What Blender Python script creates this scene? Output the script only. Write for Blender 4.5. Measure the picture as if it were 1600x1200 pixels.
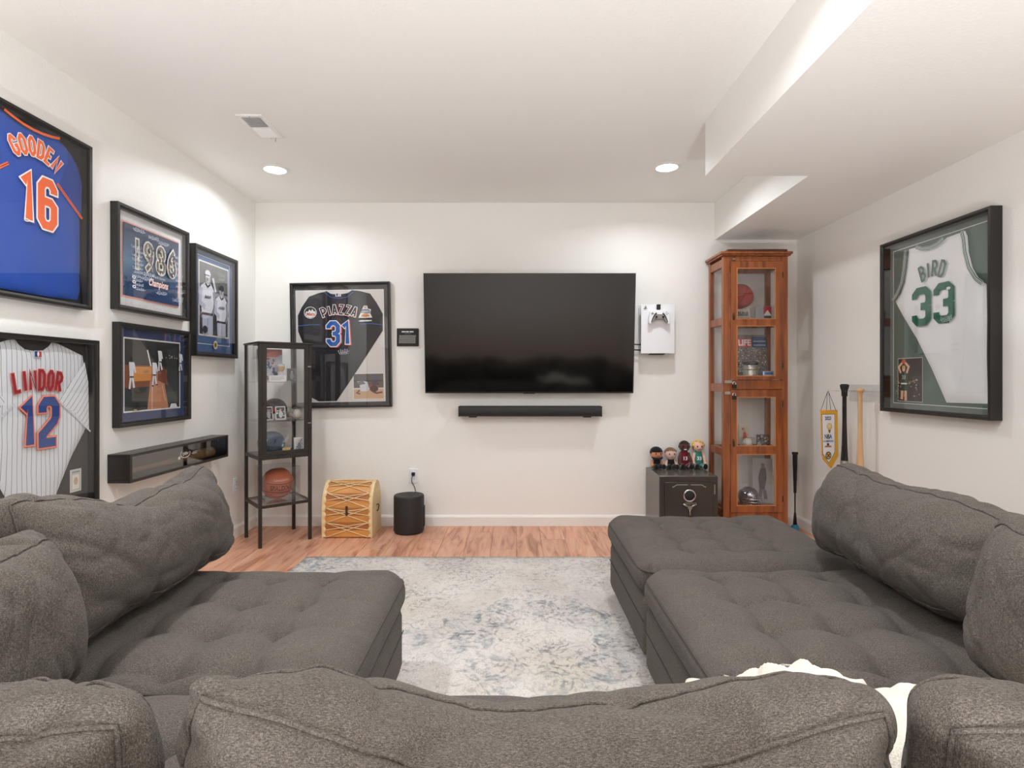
import bpy, bmesh, math, random
from mathutils import Vector, Matrix, Euler, noise
from mathutils.geometry import delaunay_2d_cdt
RN = random.Random(7)
for _o in list(bpy.data.objects): bpy.data.objects.remove(_o)
scene = bpy.context.scene; C = scene.collection; PI = math.pi

# ------------------------------------------------------------------ camera, light level
F, CX, CY, EYE = 865.0, 801.0, 590.0, 1.18        # focal length in pixels, vanishing point, eye height
BACK, LEFT, RIGHT, CEIL, SOFF = 4.41, -2.05, 2.265, 2.573, 2.277
cd = bpy.data.cameras.new('camera'); cam = bpy.data.objects.new('camera', cd); C.objects.link(cam)
cd.sensor_width = 36; cd.lens = F/1600*36; cd.clip_start = .05
cd.shift_x = -1/1600; cd.shift_y = -10/1600
cam.location = (0, 0, EYE); cam.rotation_euler = (PI/2, 0, 0); scene.camera = cam
w = bpy.data.worlds.new('world'); scene.world = w; w.use_nodes = True
w.node_tree.nodes['Background'].inputs[0].default_value = (.8, .8, .8, 1); w.node_tree.nodes['Background'].inputs[1].default_value = .3
vs = scene.view_settings; vs.view_transform = 'Standard'; vs.look = 'None'; vs.gamma = 1; vs.exposure = 0.22
vs.use_curve_mapping = False
FILL_UPLIGHT = 57.0         # watts of each added fill uplighter, unseen behind the sofa
LAMP = [7.8, 7.8, 16, 13, 4, 4, 5]            # watts of each recessed lamp, added ones included
scene.cycles.max_bounces = 9; scene.cycles.diffuse_bounces = 6; scene.cycles.glossy_bounces = 3; scene.cycles.transparent_max_bounces = 24; scene.cycles.caustics_reflective = False
# recessed lamps (x, y): the first two are in view, the rest are added as unseen fill
CANS = [(-1.587, 3.70), (1.02, 3.66), (-1.35, 1.55), (.55, 1.55), (-1.35, -.9), (.55, -.9), (-3.4, -.9)]

# ------------------------------------------------------------------ helpers
def s(r, g, b):
    f = lambda c: (c/255/12.92) if c/255 <= .04045 else ((c/255+.055)/1.055)**2.4
    return (f(r), f(g), f(b), 1)
def new_mat(name):
    m = bpy.data.materials.new(name); m.use_nodes = True
    return m, m.node_tree, m.node_tree.nodes['Principled BSDF']
def pm(name, col, rough=.5, metal=0, spec=.5, var=None, bump=None, sheen=0, coat=0, col2=None, stretch=(1, 1, 1), alpha=None):
    m, nt, b = new_mat(name); N = nt.nodes; L = nt.links
    b.inputs['Base Color'].default_value = col; b.inputs['Roughness'].default_value = rough
    b.inputs['Metallic'].default_value = metal; b.inputs['Specular IOR Level'].default_value = spec
    if sheen: b.inputs['Sheen Weight'].default_value = sheen; b.inputs['Sheen Roughness'].default_value = .5
    if coat: b.inputs['Coat Weight'].default_value = coat; b.inputs['Coat Roughness'].default_value = .08
    if var or bump:
        tc = N.new('ShaderNodeTexCoord'); mp = N.new('ShaderNodeMapping'); mp.inputs['Scale'].default_value = stretch
        L.new(tc.outputs['Object'], mp.inputs['Vector'])
    if var:
        n = N.new('ShaderNodeTexNoise'); n.inputs['Scale'].default_value = var[0]; n.inputs['Detail'].default_value = 4
        L.new(mp.outputs[0], n.inputs['Vector'])
        r = N.new('ShaderNodeMapRange'); r.inputs[1].default_value = .5-var[1]; r.inputs[2].default_value = .5+var[1]
        L.new(n.outputs['Fac'], r.inputs[0])
        mx = N.new('ShaderNodeMix'); mx.data_type = 'RGBA'; mx.inputs[6].default_value = col
        mx.inputs[7].default_value = col2 or tuple(c*.7 for c in col[:3])+(1,)
        L.new(r.outputs[0], mx.inputs[0]); L.new(mx.outputs[2], b.inputs['Base Color'])
    if bump:
        n2 = N.new('ShaderNodeTexNoise'); n2.inputs['Scale'].default_value = bump[0]; n2.inputs['Detail'].default_value = 3
        L.new(mp.outputs[0], n2.inputs['Vector'])
        bp = N.new('ShaderNodeBump'); bp.inputs['Strength'].default_value = bump[1]; bp.inputs['Distance'].default_value = bump[2]
        L.new(n2.outputs['Fac'], bp.inputs['Height']); L.new(bp.outputs[0], b.inputs['Normal'])
    return m

class MB:
    """collects shapes, then build() links them as one mesh object"""
    def __init__(self): self.v = []; self.f = []; self.c = []
    def add(self, vs, fs, col=None):
        o = len(self.v); self.v += [tuple(p) for p in vs]
        self.f += [tuple(i+o for i in f) for f in fs]; self.c += [col]*len(fs); return self
    def box(self, x0, x1, y0, y1, z0, z1, M=None, col=None):
        p = [Vector((x, y, z)) for z in (z0, z1) for y in (y0, y1) for x in (x0, x1)]
        if M: p = [M @ q for q in p]
        return self.add(p, [(0, 2, 3, 1), (4, 5, 7, 6), (0, 1, 5, 4), (2, 6, 7, 3), (0, 4, 6, 2), (1, 3, 7, 5)], col)
    def cyl(self, c, r, h, n=24, r2=None, axis='z', col=None):
        r2 = r if r2 is None else r2
        return self.lathe(c, [(0, 0), (r, 0), (r2, h), (0, h)], n, axis, col)
    def lathe(self, c, prof, n=24, axis='z', col=None):
        c = Vector(c); P = []; fs = []
        for r, z in prof:
            for i in range(n):
                a = 2*PI*i/n; q = (r*math.cos(a), r*math.sin(a), z)
                if axis == 'x': q = (q[2], q[0], q[1])
                if axis == 'y': q = (q[1], q[2], q[0])
                P.append(c+Vector(q))
        for k in range(len(prof)-1):
            for i in range(n):
                j = (i+1) % n; a, b_, d, e = k*n+i, k*n+j, (k+1)*n+j, (k+1)*n+i
                if prof[k][0] < 1e-9: fs.append((a, d, e))
                elif prof[k+1][0] < 1e-9: fs.append((a, b_, d))
                else: fs.append((a, b_, d, e))
        return self.add(P, fs, col)
    def ell(self, c, r, n=20, m=12, M=None, col=None):
        rx, ry, rz = (r, r, r) if isinstance(r, (int, float)) else r
        P = [Vector((0, 0, -rz))]; fs = []
        for k in range(1, m):
            t = -PI/2+PI*k/m
            for i in range(n):
                a = 2*PI*i/n; P.append(Vector((rx*math.cos(t)*math.cos(a), ry*math.cos(t)*math.sin(a), rz*math.sin(t))))
        P.append(Vector((0, 0, rz)))
        for i in range(n): fs.append((0, 1+(i+1) % n, 1+i))
        for k in range(m-2):
            for i in range(n):
                a = 1+k*n+i; b_ = 1+k*n+(i+1) % n; fs.append((a, b_, b_+n, a+n))
        t = len(P)-1
        for i in range(n): fs.append((t, 1+(m-2)*n+i, 1+(m-2)*n+(i+1) % n))
        P = [(M @ p if M else p)+Vector(c) for p in P]
        return self.add(P, fs, col)
    def tube(self, pts, r, n=8, closed=False, col=None):
        pts = [Vector(p) for p in pts]; k = len(pts); P = []; fs = []; up = None
        for i, p in enumerate(pts):
            a = pts[(i-1) % k] if (closed or i > 0) else p; b_ = pts[(i+1) % k] if (closed or i < k-1) else p
            t = (b_-a).normalized()
            if up is None: up = t.orthogonal().normalized()
            up = (up-t*up.dot(t)); up = up.normalized() if up.length > 1e-6 else t.orthogonal().normalized()
            q = t.cross(up); rr = r[i] if isinstance(r, (list, tuple)) else r
            P += [p+(up*math.cos(2*PI*j/n)+q*math.sin(2*PI*j/n))*rr for j in range(n)]
        for i in range(k if closed else k-1):
            i2 = (i+1) % k
            for j in range(n): fs.append((i*n+j, i*n+(j+1) % n, i2*n+(j+1) % n, i2*n+j))
        if not closed: fs.append(tuple(range(n-1, -1, -1))); fs.append(tuple((k-1)*n+j for j in range(n)))
        return self.add(P, fs, col)
    def prism(self, poly, y0, y1, col=None):
        """polygon in x,z extruded from y0 (front) to y1"""
        n = len(poly); P = [(x, y0, z) for x, z in poly]+[(x, y1, z) for x, z in poly]
        ar = sum(poly[i][0]*poly[(i+1) % n][1]-poly[(i+1) % n][0]*poly[i][1] for i in range(n))
        fr = tuple(range(n)); bk = tuple(range(2*n-1, n-1, -1))
        sd = [(i, i+n, (i+1) % n+n, (i+1) % n) for i in range(n)]
        if ar < 0: fr = fr[::-1]; bk = bk[::-1]; sd = [q[::-1] for q in sd]
        return self.add(P, [fr, bk]+sd, col)
    def xf(self, M): self.v = [tuple(M @ Vector(p)) for p in self.v]; return self
    def build(self, name, mat, parent=None, smooth=False, bevel=0, seg=2, angle=40):
        me = bpy.data.meshes.new(name); me.from_pydata(self.v, [], self.f)
        if any(c is not None for c in self.c):
            at = me.color_attributes.new('Col', 'FLOAT_COLOR', 'CORNER'); k = 0; buf = []
            for f, c in zip(self.f, self.c): buf += list(c or (1, 1, 1, 1))*len(f)
            at.data.foreach_set('color', buf)
        o = bpy.data.objects.new(name, me); C.objects.link(o); me.materials.append(mat)
        if parent is not None: o.parent = parent
        if smooth:
            me.polygons.foreach_set('use_smooth', [True]*len(me.polygons))
            if smooth == 'auto': me.set_sharp_from_angle(angle=math.radians(angle))
        if bevel:
            b = o.modifiers.new('bevel', 'BEVEL'); b.width = bevel; b.segments = seg; b.limit_method = 'ANGLE'; b.angle_limit = math.radians(35)
            if not smooth:
                me.polygons.foreach_set('use_smooth', [True]*len(me.polygons)); me.set_sharp_from_angle(angle=math.radians(30))
        return o
def tag(o, label=None, cat=None, group=None, kind=None):
    if label: o['label'] = label
    if cat: o['category'] = cat
    if group: o['group'] = group
    if kind: o['kind'] = kind
    return o
def thing(name, loc, label, cat, rz=0, group=None, rot=None):
    o = bpy.data.objects.new(name, None); C.objects.link(o); o.location = loc; o.empty_display_size = .05
    o.rotation_euler = rot or (0, 0, rz)
    return tag(o, label, cat, group)
def rectp(x0, z0, x1, z1): return [(x0, z0), (x1, z0), (x1, z1), (x0, z1)]
def ellp(x, z, a, b, n=20, rot=0, t0=0, t1=2*PI):
    full = abs(t1-t0-2*PI) < 1e-6; k = n if full else n+1; P = []
    for i in range(k):
        t = t0+(t1-t0)*i/n; u, v = a*math.cos(t), b*math.sin(t)
        P.append((x+u*math.cos(rot)-v*math.sin(rot), z+u*math.sin(rot)+v*math.cos(rot)))
    return P

# printed matter: flat coloured shapes stacked by tenths of a millimetre
m_print, nt, b = new_mat('printed_paper'); a_ = nt.nodes.new('ShaderNodeVertexColor'); a_.layer_name = 'Col'
nt.links.new(a_.outputs[0], b.inputs['Base Color']); b.inputs['Roughness'].default_value = .45
m_cloth, nt, b = new_mat('sewn_lettering'); a_ = nt.nodes.new('ShaderNodeVertexColor'); a_.layer_name = 'Col'
nt.links.new(a_.outputs[0], b.inputs['Base Color']); b.inputs['Roughness'].default_value = .75
class Print(MB):
    """flat shapes in x,z facing -y, each on its own thin layer"""
    def __init__(self, y=0.0, step=.00025, drape=None): super().__init__(); self.y = y; self.step = step; self.n = 0; self.drape = drape
    def poly(self, pts, col, lift=True):
        if lift: self.n += 1
        n = len(pts); ar = sum(pts[i][0]*pts[(i+1) % n][1]-pts[(i+1) % n][0]*pts[i][1] for i in range(n))
        if ar < 0: pts = pts[::-1]
        y = self.y-self.step*self.n
        d = self.drape or (lambda x, z: 0)
        return self.add([(x, y+d(x, z), z) for x, z in pts], [tuple(range(n))], col)
    def rect(self, x0, z0, x1, z1, col): return self.poly(rectp(x0, z0, x1, z1), col)
    def ell(self, x, z, a, b_, col, n=20, rot=0): return self.poly(ellp(x, z, a, b_, n, rot), col)
    def ring(self, x0, z0, x1, z1, t, col):
        self.n += 1; y = self.y-self.step*self.n
        o = rectp(x0, z0, x1, z1); i = rectp(x0+t, z0+t, x1-t, z1-t); P = [(p[0], y, p[1]) for p in o+i]
        return self.add(P, [(k, (k+1) % 4, 4+(k+1) % 4, 4+k) for k in range(4)], col)
    def stroke(self, pts, hw, col, closed=False, ext=0, lift=True):
        """thick polyline with mitred joints"""
        if lift: self.n += 1
        y = self.y-self.step*self.n; P = [Vector(p) for p in pts]; n = len(P); L_ = []; R_ = []
        if ext and not closed:
            P[0] = P[0]+(P[0]-P[1]).normalized()*ext; P[-1] = P[-1]+(P[-1]-P[-2]).normalized()*ext
        for i in range(n):
            a = P[(i-1) % n] if (closed or i) else None; c = P[(i+1) % n] if (closed or i < n-1) else None
            d1 = (P[i]-a).normalized() if a is not None else (c-P[i]).normalized()
            d2 = (c-P[i]).normalized() if c is not None else d1
            n1 = Vector((-d1.y, d1.x)); n2 = Vector((-d2.y, d2.x)); m = n1+n2
            m = m.normalized() if m.length > 1e-5 else n1
            k = hw/max(.72, m.dot(n1)); L_.append(P[i]+m*k); R_.append(P[i]-m*k)
        d = self.drape or (lambda x, z: 0)
        V = [(p.x, y+d(p.x, p.y)-1.5e-5*i, p.y) for i, p in enumerate(L_)]+[(p.x, y+d(p.x, p.y)-1.5e-5*i, p.y) for i, p in enumerate(R_)]
        fs = [(i, n+i, n+(i+1) % n, (i+1) % n) for i in range(n if closed else n-1)]
        return self.add(V, fs, col)
    def scribble(self, x, z, w_, h_, col, rn, hw=.0009, loops=6):
        pts = []; k = loops*6
        ph = rn.random()*6
        for i in range(k+1):
            t = i/k; a = t*loops*2*PI+ph
            pts.append((x-w_/2+w_*t+.5*w_/loops*math.cos(a), z+h_*.5*math.sin(a)*(0.35+.65*abs(math.sin(t*7+ph)))+h_*.2*(t-.5)))
        return self.stroke(pts, hw, col)
def text_shape(body, size=1.0, shear=0, bold=0):
    """built-in font as vertices and faces (x,z), origin at centre"""
    cu = bpy.data.curves.new('txt', 'FONT'); cu.body = body; cu.size = size; cu.align_x = 'CENTER'; cu.align_y = 'CENTER'
    cu.shear = shear; cu.offset = bold; cu.resolution_u = 3
    o = bpy.data.objects.new('txt', cu); C.objects.link(o)
    dg = bpy.context.evaluated_depsgraph_get(); me = bpy.data.meshes.new_from_object(o.evaluated_get(dg))
    V = [(v.co.x, v.co.y) for v in me.vertices]; Fc = [tuple(p.vertices) for p in me.polygons]
    bpy.data.objects.remove(o); bpy.data.curves.remove(cu); bpy.data.meshes.remove(me)
    return V, Fc
def put_text(pr, body, x, z, size, col, width=None, shear=0, bold=0, sx=1, rot=0):
    V, Fc = text_shape(body, size, shear, bold)
    if not V: return
    if width:
        ww = max(v[0] for v in V)-min(v[0] for v in V); sx = width/ww
    pr.n += 1; y = pr.y-pr.step*pr.n; c_, s_ = math.cos(rot), math.sin(rot)
    d = pr.drape or (lambda x, z: 0)
    W = [(x+v[0]*sx*c_-v[1]*s_, z+v[0]*sx*s_+v[1]*c_) for v in V]
    pr.add([(p[0], y+d(*p), p[1]) for p in W], Fc, col)
# block athletic glyphs: strokes in a box of width w, height 1
def glyph(ch, w, c=.2):
    O = ([(c, 0), (w-c, 0), (w, c), (w, 1-c), (w-c, 1), (c, 1), (0, 1-c), (0, c)], True)
    T = {
     'O': [O], 'D': [([(0, 0), (w-c, 0), (w, c), (w, 1-c), (w-c, 1), (0, 1)], True)],
     'G': [([(w, .72), (w, 1-c), (w-c, 1), (c, 1), (0, 1-c), (0, c), (c, 0), (w-c, 0), (w, c), (w, .46), (w*.55, .46)], False)],
     'E': [([(w, 1), (0, 1), (0, 0), (w, 0)], False), ([(0, .5), (w*.8, .5)], False)],
     'N': [([(0, 0), (0, 1), (w, 0), (w, 1)], False)], 'L': [([(0, 1), (0, 0), (w, 0)], False)], 'I': [([(w/2, 0), (w/2, 1)], False)],
     'R': [([(0, 0), (0, 1), (w-c, 1), (w, 1-c), (w, .5+c*.7), (w-c, .48), (0, .48)], False), ([(w*.45, .48), (w, 0)], False)],
     'P': [([(0, 0), (0, 1), (w-c, 1), (w, 1-c), (w, .45+c*.7), (w-c, .44), (0, .44)], False)],
     'A': [([(0, 0), (w*.42, 1), (w*.58, 1), (w, 0)], False), ([(w*.18, .33), (w*.82, .33)], False)],
     'Z': [([(0, 1), (w, 1), (0, 0), (w, 0)], False)],
     'B': [([(0, 0), (0, 1), (w-c, 1), (w, 1-c), (w, .5+c*.6), (w-c*.7, .5), (w, .5-c*.6), (w, c), (w-c, 0)], True), ([(0, .5), (w-c*.7, .5)], False)],
     '1': [([(w*.2, .82), (w*.62, 1), (w*.62, 0)], False)],
     '2': [([(0, .74), (0, 1-c), (c, 1), (w-c, 1), (w, 1-c), (w, .62), (w-c*.6, .5), (0, .2), (0, 0), (w, 0)], False)],
     '3': [([(0, .76), (0, 1-c), (c, 1), (w-c, 1), (w, 1-c), (w, .5+c*.7), (w-c, .5), (w, .5-c*.7), (w, c), (w-c, 0), (c, 0), (0, c), (0, .24)], False), ([(w*.45, .5), (w-c, .5)], False)],
     '6': [([(w, .78), (w, 1-c), (w-c, 1), (c, 1), (0, 1-c), (0, c), (c, 0), (w-c, 0), (w, c), (w, .5-c*.3), (w-c, .55), (0, .55)], False)],
    }
    return T[ch]
def block_text(pr, txt, x, z, h, width, hw, layers, sag=0, gw=.62, gap=None, c=.2):
    """layers: list of (extra half width, colour, dx, dz); letters follow an arc of sagitta sag"""
    n = len(txt); adv = [(.24 if ch == 'I' else gw) for ch in txt]; gp = gap if gap is not None else .38
    tot = sum(adv)+gp*(n-1); k = width/(tot*h) if width else 1
    for extra, col, dx, dz in layers:
        pr.n = math.ceil(pr.n)+1; px = -tot/2
        for ch, a in zip(txt, adv):
            cx_ = (px+a/2)*h*k; rot = 0; cz = 0
            if sag:
                Rr = ((width/2)**2+sag**2)/(2*sag); th = cx_/Rr; rot = -th; cz = Rr*math.cos(th)-Rr+sag; cxx = Rr*math.sin(th)
            else: cxx = cx_
            for pts, cl in glyph(ch, a, min(c, a*.45)):
                W = []
                for u, v in pts:
                    u = (u-a/2)*h*k; v = (v-.5)*h
                    W.append((x+dx+cxx+u*math.cos(rot)-v*math.sin(rot), z+dz+cz+u*math.sin(rot)+v*math.cos(rot)))
                pr.n += .03; pr.stroke(W, hw+extra, col, closed=cl, ext=(hw*.0+extra if not cl else 0), lift=False)
            px += a+gp

# thin pane: clear with mirror-like sheen that grows at grazing angles
def pane_mat(name, tint=(1, 1, 1, 1), base=.045, rough=0.0):
    m, nt, b = new_mat(name); N = nt.nodes; L = nt.links; N.remove(b)
    t = N.new('ShaderNodeBsdfTransparent'); t.inputs[0].default_value = tint
    g = N.new('ShaderNodeBsdfGlossy'); g.inputs['Roughness'].default_value = rough
    lw = N.new('ShaderNodeLayerWeight'); lw.inputs[0].default_value = .5
    p = N.new('ShaderNodeMath'); p.operation = 'POWER'; p.inputs[1].default_value = 4.5; L.new(lw.outputs['Facing'], p.inputs[0])
    q = N.new('ShaderNodeMath'); q.operation = 'MULTIPLY_ADD'; q.inputs[1].default_value = 1-base; q.inputs[2].default_value = base; L.new(p.outputs[0], q.inputs[0])
    mx = N.new('ShaderNodeMixShader'); L.new(q.outputs[0], mx.inputs[0]); L.new(t.outputs[0], mx.inputs[1]); L.new(g.outputs[0], mx.inputs[2])
    L.new(mx.outputs[0], N['Material Output'].inputs[0]); return m
m_glass = pane_mat('clear_pane'); m_picglass = pane_mat('picture_glass', base=.035); m_acryl = pane_mat('clear_acrylic', (.988, .992, .992, 1), .035)

# ------------------------------------------------------------------ materials
m_wall = pm('painted_wall', s(241, 240, 236), .42, spec=.45, bump=(95, .4, .003))
m_ceil = pm('painted_ceiling', s(242, 241, 237), .55, bump=(90, .32, .003))
m_trim = pm('white_trim', s(236, 235, 232), .35)
m_black = pm('black_satin', s(30, 28, 27), .38)
m_blackmat = pm('black_matte', s(26, 25, 25), .65)
m_frame = pm('black_frame_moulding', s(34, 31, 29), .33, var=(60, .2), stretch=(1, 1, 8))
m_metal = pm('dark_bronze_metal', s(52, 46, 42), .42, metal=.3)
m_white = pm('white_plastic', s(238, 239, 243), .35)
m_chrome = pm('polished_steel', s(215, 215, 218), .18, metal=1)
m_silver = pm('brushed_silver', s(170, 165, 155), .35, metal=1)

# ------------------------------------------------------------------ the setting
def struct(o, label, cat): return tag(o, label, cat, kind='structure')
FX0, FY0 = -4.6, -2.6
fl = MB().box(FX0, RIGHT, FY0, BACK, -.06, -.012).build('floor', pm('floor_underlay', s(90, 66, 54), .8))
struct(fl, 'warm oak plank floor running toward the television wall', 'floor')
# planks
m_plank, nt, b = new_mat('oak_plank'); N = nt.nodes; Lk = nt.links
oi = N.new('ShaderNodeObjectInfo'); tc = N.new('ShaderNodeTexCoord')
sc_ = N.new('ShaderNodeVectorMath'); sc_.operation = 'SCALE'; sc_.inputs[0].default_value = (37, 91, 13); Lk.new(oi.outputs['Random'], sc_.inputs['Scale'])
ad = N.new('ShaderNodeVectorMath'); Lk.new(tc.outputs['Object'], ad.inputs[0]); Lk.new(sc_.outputs[0], ad.inputs[1])
mp = N.new('ShaderNodeMapping'); mp.inputs['Scale'].default_value = (11, 1.3, 1); Lk.new(ad.outputs[0], mp.inputs[0])
n1 = N.new('ShaderNodeTexNoise'); n1.inputs['Scale'].default_value = 1.6; n1.inputs['Detail'].default_value = 6; n1.inputs['Distortion'].default_value = 1.4; Lk.new(mp.outputs[0], n1.inputs['Vector'])
mp2 = N.new('ShaderNodeMapping'); mp2.inputs['Scale'].default_value = (160, 5, 1); Lk.new(ad.outputs[0], mp2.inputs[0])
n2 = N.new('ShaderNodeTexNoise'); n2.inputs['Scale'].default_value = 1; n2.inputs['Detail'].default_value = 3; Lk.new(mp2.outputs[0], n2.inputs['Vector'])
cr = N.new('ShaderNodeValToRGB'); Lk.new(n1.outputs['Fac'], cr.inputs[0]); e = cr.color_ramp.elements
e[0].position = .28; e[0].color = s(150, 98, 76); e[1].position = .72; e[1].color = s(212, 165, 138)
q = cr.color_ramp.elements.new(.47); q.color = s(196, 142, 114)
mx = N.new('ShaderNodeMix'); mx.data_type = 'RGBA'; mx.blend_type = 'MULTIPLY'; mx.inputs[0].default_value = .35
Lk.new(cr.outputs[0], mx.inputs[6]); Lk.new(n2.outputs['Color'], mx.inputs[7])
g2 = N.new('ShaderNodeHueSaturation'); vr = N.new('ShaderNodeMapRange'); vr.inputs[3].default_value = 1.24; vr.inputs[4].default_value = 1.52
Lk.new(oi.outputs['Random'], vr.inputs[0]); Lk.new(vr.outputs[0], g2.inputs['Value']); Lk.new(mx.outputs[2], g2.inputs['Color']); Lk.new(g2.outputs[0], b.inputs['Base Color'])
b.inputs['Roughness'].default_value = .38
PW, PL = .178, 1.22; pl_mesh = {}
def plank(x, y0, y1):
    k = round(y1-y0, 3)
    if k not in pl_mesh:
        o = MB().box(0, PW-.0016, 0, k-.0016, -.0115, 0).build('plank', m_plank, fl); pl_mesh[k] = o.data
    else:
        o = bpy.data.objects.new('plank', pl_mesh[k]); C.objects.link(o); o.parent = fl
    o.location = (x, y0, 0)
col_i = 0; x = FX0
while x < RIGHT-.02:
    y = FY0 if x > LEFT-.1 else FY0; yt = BACK if x+PW > LEFT else 1.0
    st = [.31, .92, .54, 1.1, .73][col_i % 5]; y1 = y+st
    while y < yt-.01:
        y1 = min(y1, yt); plank(x, y, y1); y = y1; y1 = y+PL
    x += PW; col_i += 1
T_ = .12
struct(MB().box(FX0, RIGHT, FY0, BACK, CEIL, CEIL+.1).build('ceiling', m_ceil), 'off-white textured ceiling with recessed lamps', 'ceiling')
struct(MB().box(1.048, RIGHT, FY0, 3.01, SOFF, CEIL-.0005).box(1.61, RIGHT, 3.01, BACK, SOFF, CEIL-.0005).build('ceiling_soffit', m_ceil), 'stepped boxed-in soffit along the right wall', 'ceiling')
struct(MB().box(FX0, RIGHT+T_, BACK, BACK+T_, -.06, CEIL+.1).build('wall_back', m_wall), 'off-white textured wall behind the television', 'wall')
struct(MB().box(LEFT-T_, LEFT, 1.0, BACK, -.06, CEIL).build('wall_left', m_wall), 'off-white textured left wall hung with frames', 'wall')
struct(MB().box(RIGHT, RIGHT+T_, FY0, BACK, -.06, CEIL+.1).build('wall_right', m_wall), 'off-white textured right wall with the white jersey', 'wall')
struct(MB().box(FX0-T_, RIGHT+T_, FY0-T_, FY0, -.06, CEIL+.1).build('wall_rear', m_wall), 'off-white wall behind the camera', 'wall')
struct(MB().box(FX0-T_, FX0, FY0, BACK, -.06, CEIL+.1).build('wall_far_left', m_wall), 'off-white end wall of the kitchenette alcove', 'wall')
struct(MB().box(FX0, LEFT-T_, 1.0, 1.0+T_, -.06, CEIL).build('wall_alcove', m_wall), 'off-white wall closing the kitchenette alcove', 'wall')
def baseboard(name, p, q, nrm, label):
    p = Vector(p); q = Vector(q); d = (q-p).normalized(); n = Vector(nrm); P = []
    prof = [(0, 0), (.014, 0), (.014, .07), (.009, .08), (.004, .087), (0, .087)]
    for e in (p, q): P += [(e.x+n.x*a, e.y+n.y*a, z+.0005) for a, z in prof]
    k = len(prof)
    fs = [(i, (i+1) % k, (i+1) % k+k, i+k) for i in range(k)]+[tuple(range(k))[::-1], tuple(range(k, 2*k))]
    mb = MB().add(P, fs); o = mb.build(name, m_trim)
    bm = bmesh.new(); bm.from_mesh(o.data); bmesh.ops.recalc_face_normals(bm, faces=bm.faces); bm.to_mesh(o.data); bm.free()
    return struct(o, label, 'baseboard')
baseboard('baseboard_back', (LEFT, BACK), (RIGHT, BACK), (0, -1), 'white baseboard along the television wall')
baseboard('baseboard_left', (LEFT, 1.0), (LEFT, BACK-.015), (1, 0), 'white baseboard along the left wall')
baseboard('baseboard_right', (RIGHT, FY0), (RIGHT, BACK-.015), (-1, 0), 'white baseboard along the right wall')

# recessed lamps: two in view, the others added to fill the room
m_lens, nt, b = new_mat('lamp_lens'); b.inputs['Emission Color'].default_value = (1, .965, .91, 1); b.inputs['Emission Strength'].default_value = 12
lab = {0: 'round recessed ceiling lamp near the left wall', 1: 'round recessed ceiling lamp beside the soffit step'}
for i, (x, y) in enumerate(CANS):
    t = thing('recessed_lamp', (x, y, CEIL), lab.get(i, ['round recessed ceiling lamp above the left seat, out of view', 'round recessed ceiling lamp above the right seat, out of view', 'round recessed ceiling lamp behind the camera on the left', 'round recessed ceiling lamp behind the camera on the right', 'round recessed ceiling lamp in the kitchenette alcove'][max(0, i-2)]), 'ceiling lamp', group='recessed ceiling lamps')
    MB().lathe((0, 0, 0), [(.068, -.0005), (.092, -.0005), (.092, -.004), (.086, -.008), (.07, -.008), (.068, -.004)], 40).build('trim_ring', m_trim, t, smooth='auto')
    MB().lathe((0, 0, 0), [(0, -.0055), (.0675, -.0045), (.0675, -.001), (0, -.001)], 40).build('lens', m_lens, t)
    la = bpy.data.lights.new('lamp_light', 'AREA'); la.shape = 'DISK'; la.size = .125; la.energy = LAMP[i]; la.color = (.91, .96, 1); la.spread = math.radians(158)
    lo = bpy.data.objects.new('lamp_light', la); C.objects.link(lo); lo.parent = t; lo.location = (0, 0, -.009)
# ceiling vent
t = thing('ceiling_vent', (-1.397, 3.07, CEIL), 'white metal ceiling register with two louvre banks', 'vent')
m_duct_shade = pm('dark_duct_metal', s(74, 66, 58), .7)  # shade behind the louvres, put into the backing colour
MB().box(-.05, .05, -.12, .12, -.0025, -.0006).build('backing', m_duct_shade, t)
fm = MB()
for a in ((-.072, -.05, -.145, .145), (.05, .072, -.145, .145), (-.05, .05, -.145, -.12), (-.05, .05, .12, .145), (-.05, .05, -.006, .006)):
    fm.box(a[0], a[1], a[2], a[3], -.009, -.0006)
fm.build('frame', m_trim, t, bevel=.002)
for k in range(16):
    yy = -.113+k*.0143+(.011 if k >= 8 else 0)
    ang = math.radians(48 if k < 8 else -48)
    M = Matrix.Translation((0, yy, -.008)) @ Matrix.Rotation(ang, 4, 'X')
    MB().box(-.05, .05, -.0055, .0055, -.0006, .0006, M).build('louvre', m_trim, t)
MB().tube([(.028, .125, -.008), (.028, .128, -.022), (.024, .133, -.028)], .002).build('lever', m_silver, t)
for yy in (-.133, .133): MB().cyl((0, yy, -.0105), .0035, .002, 12).build('screw', m_silver, t)
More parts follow.
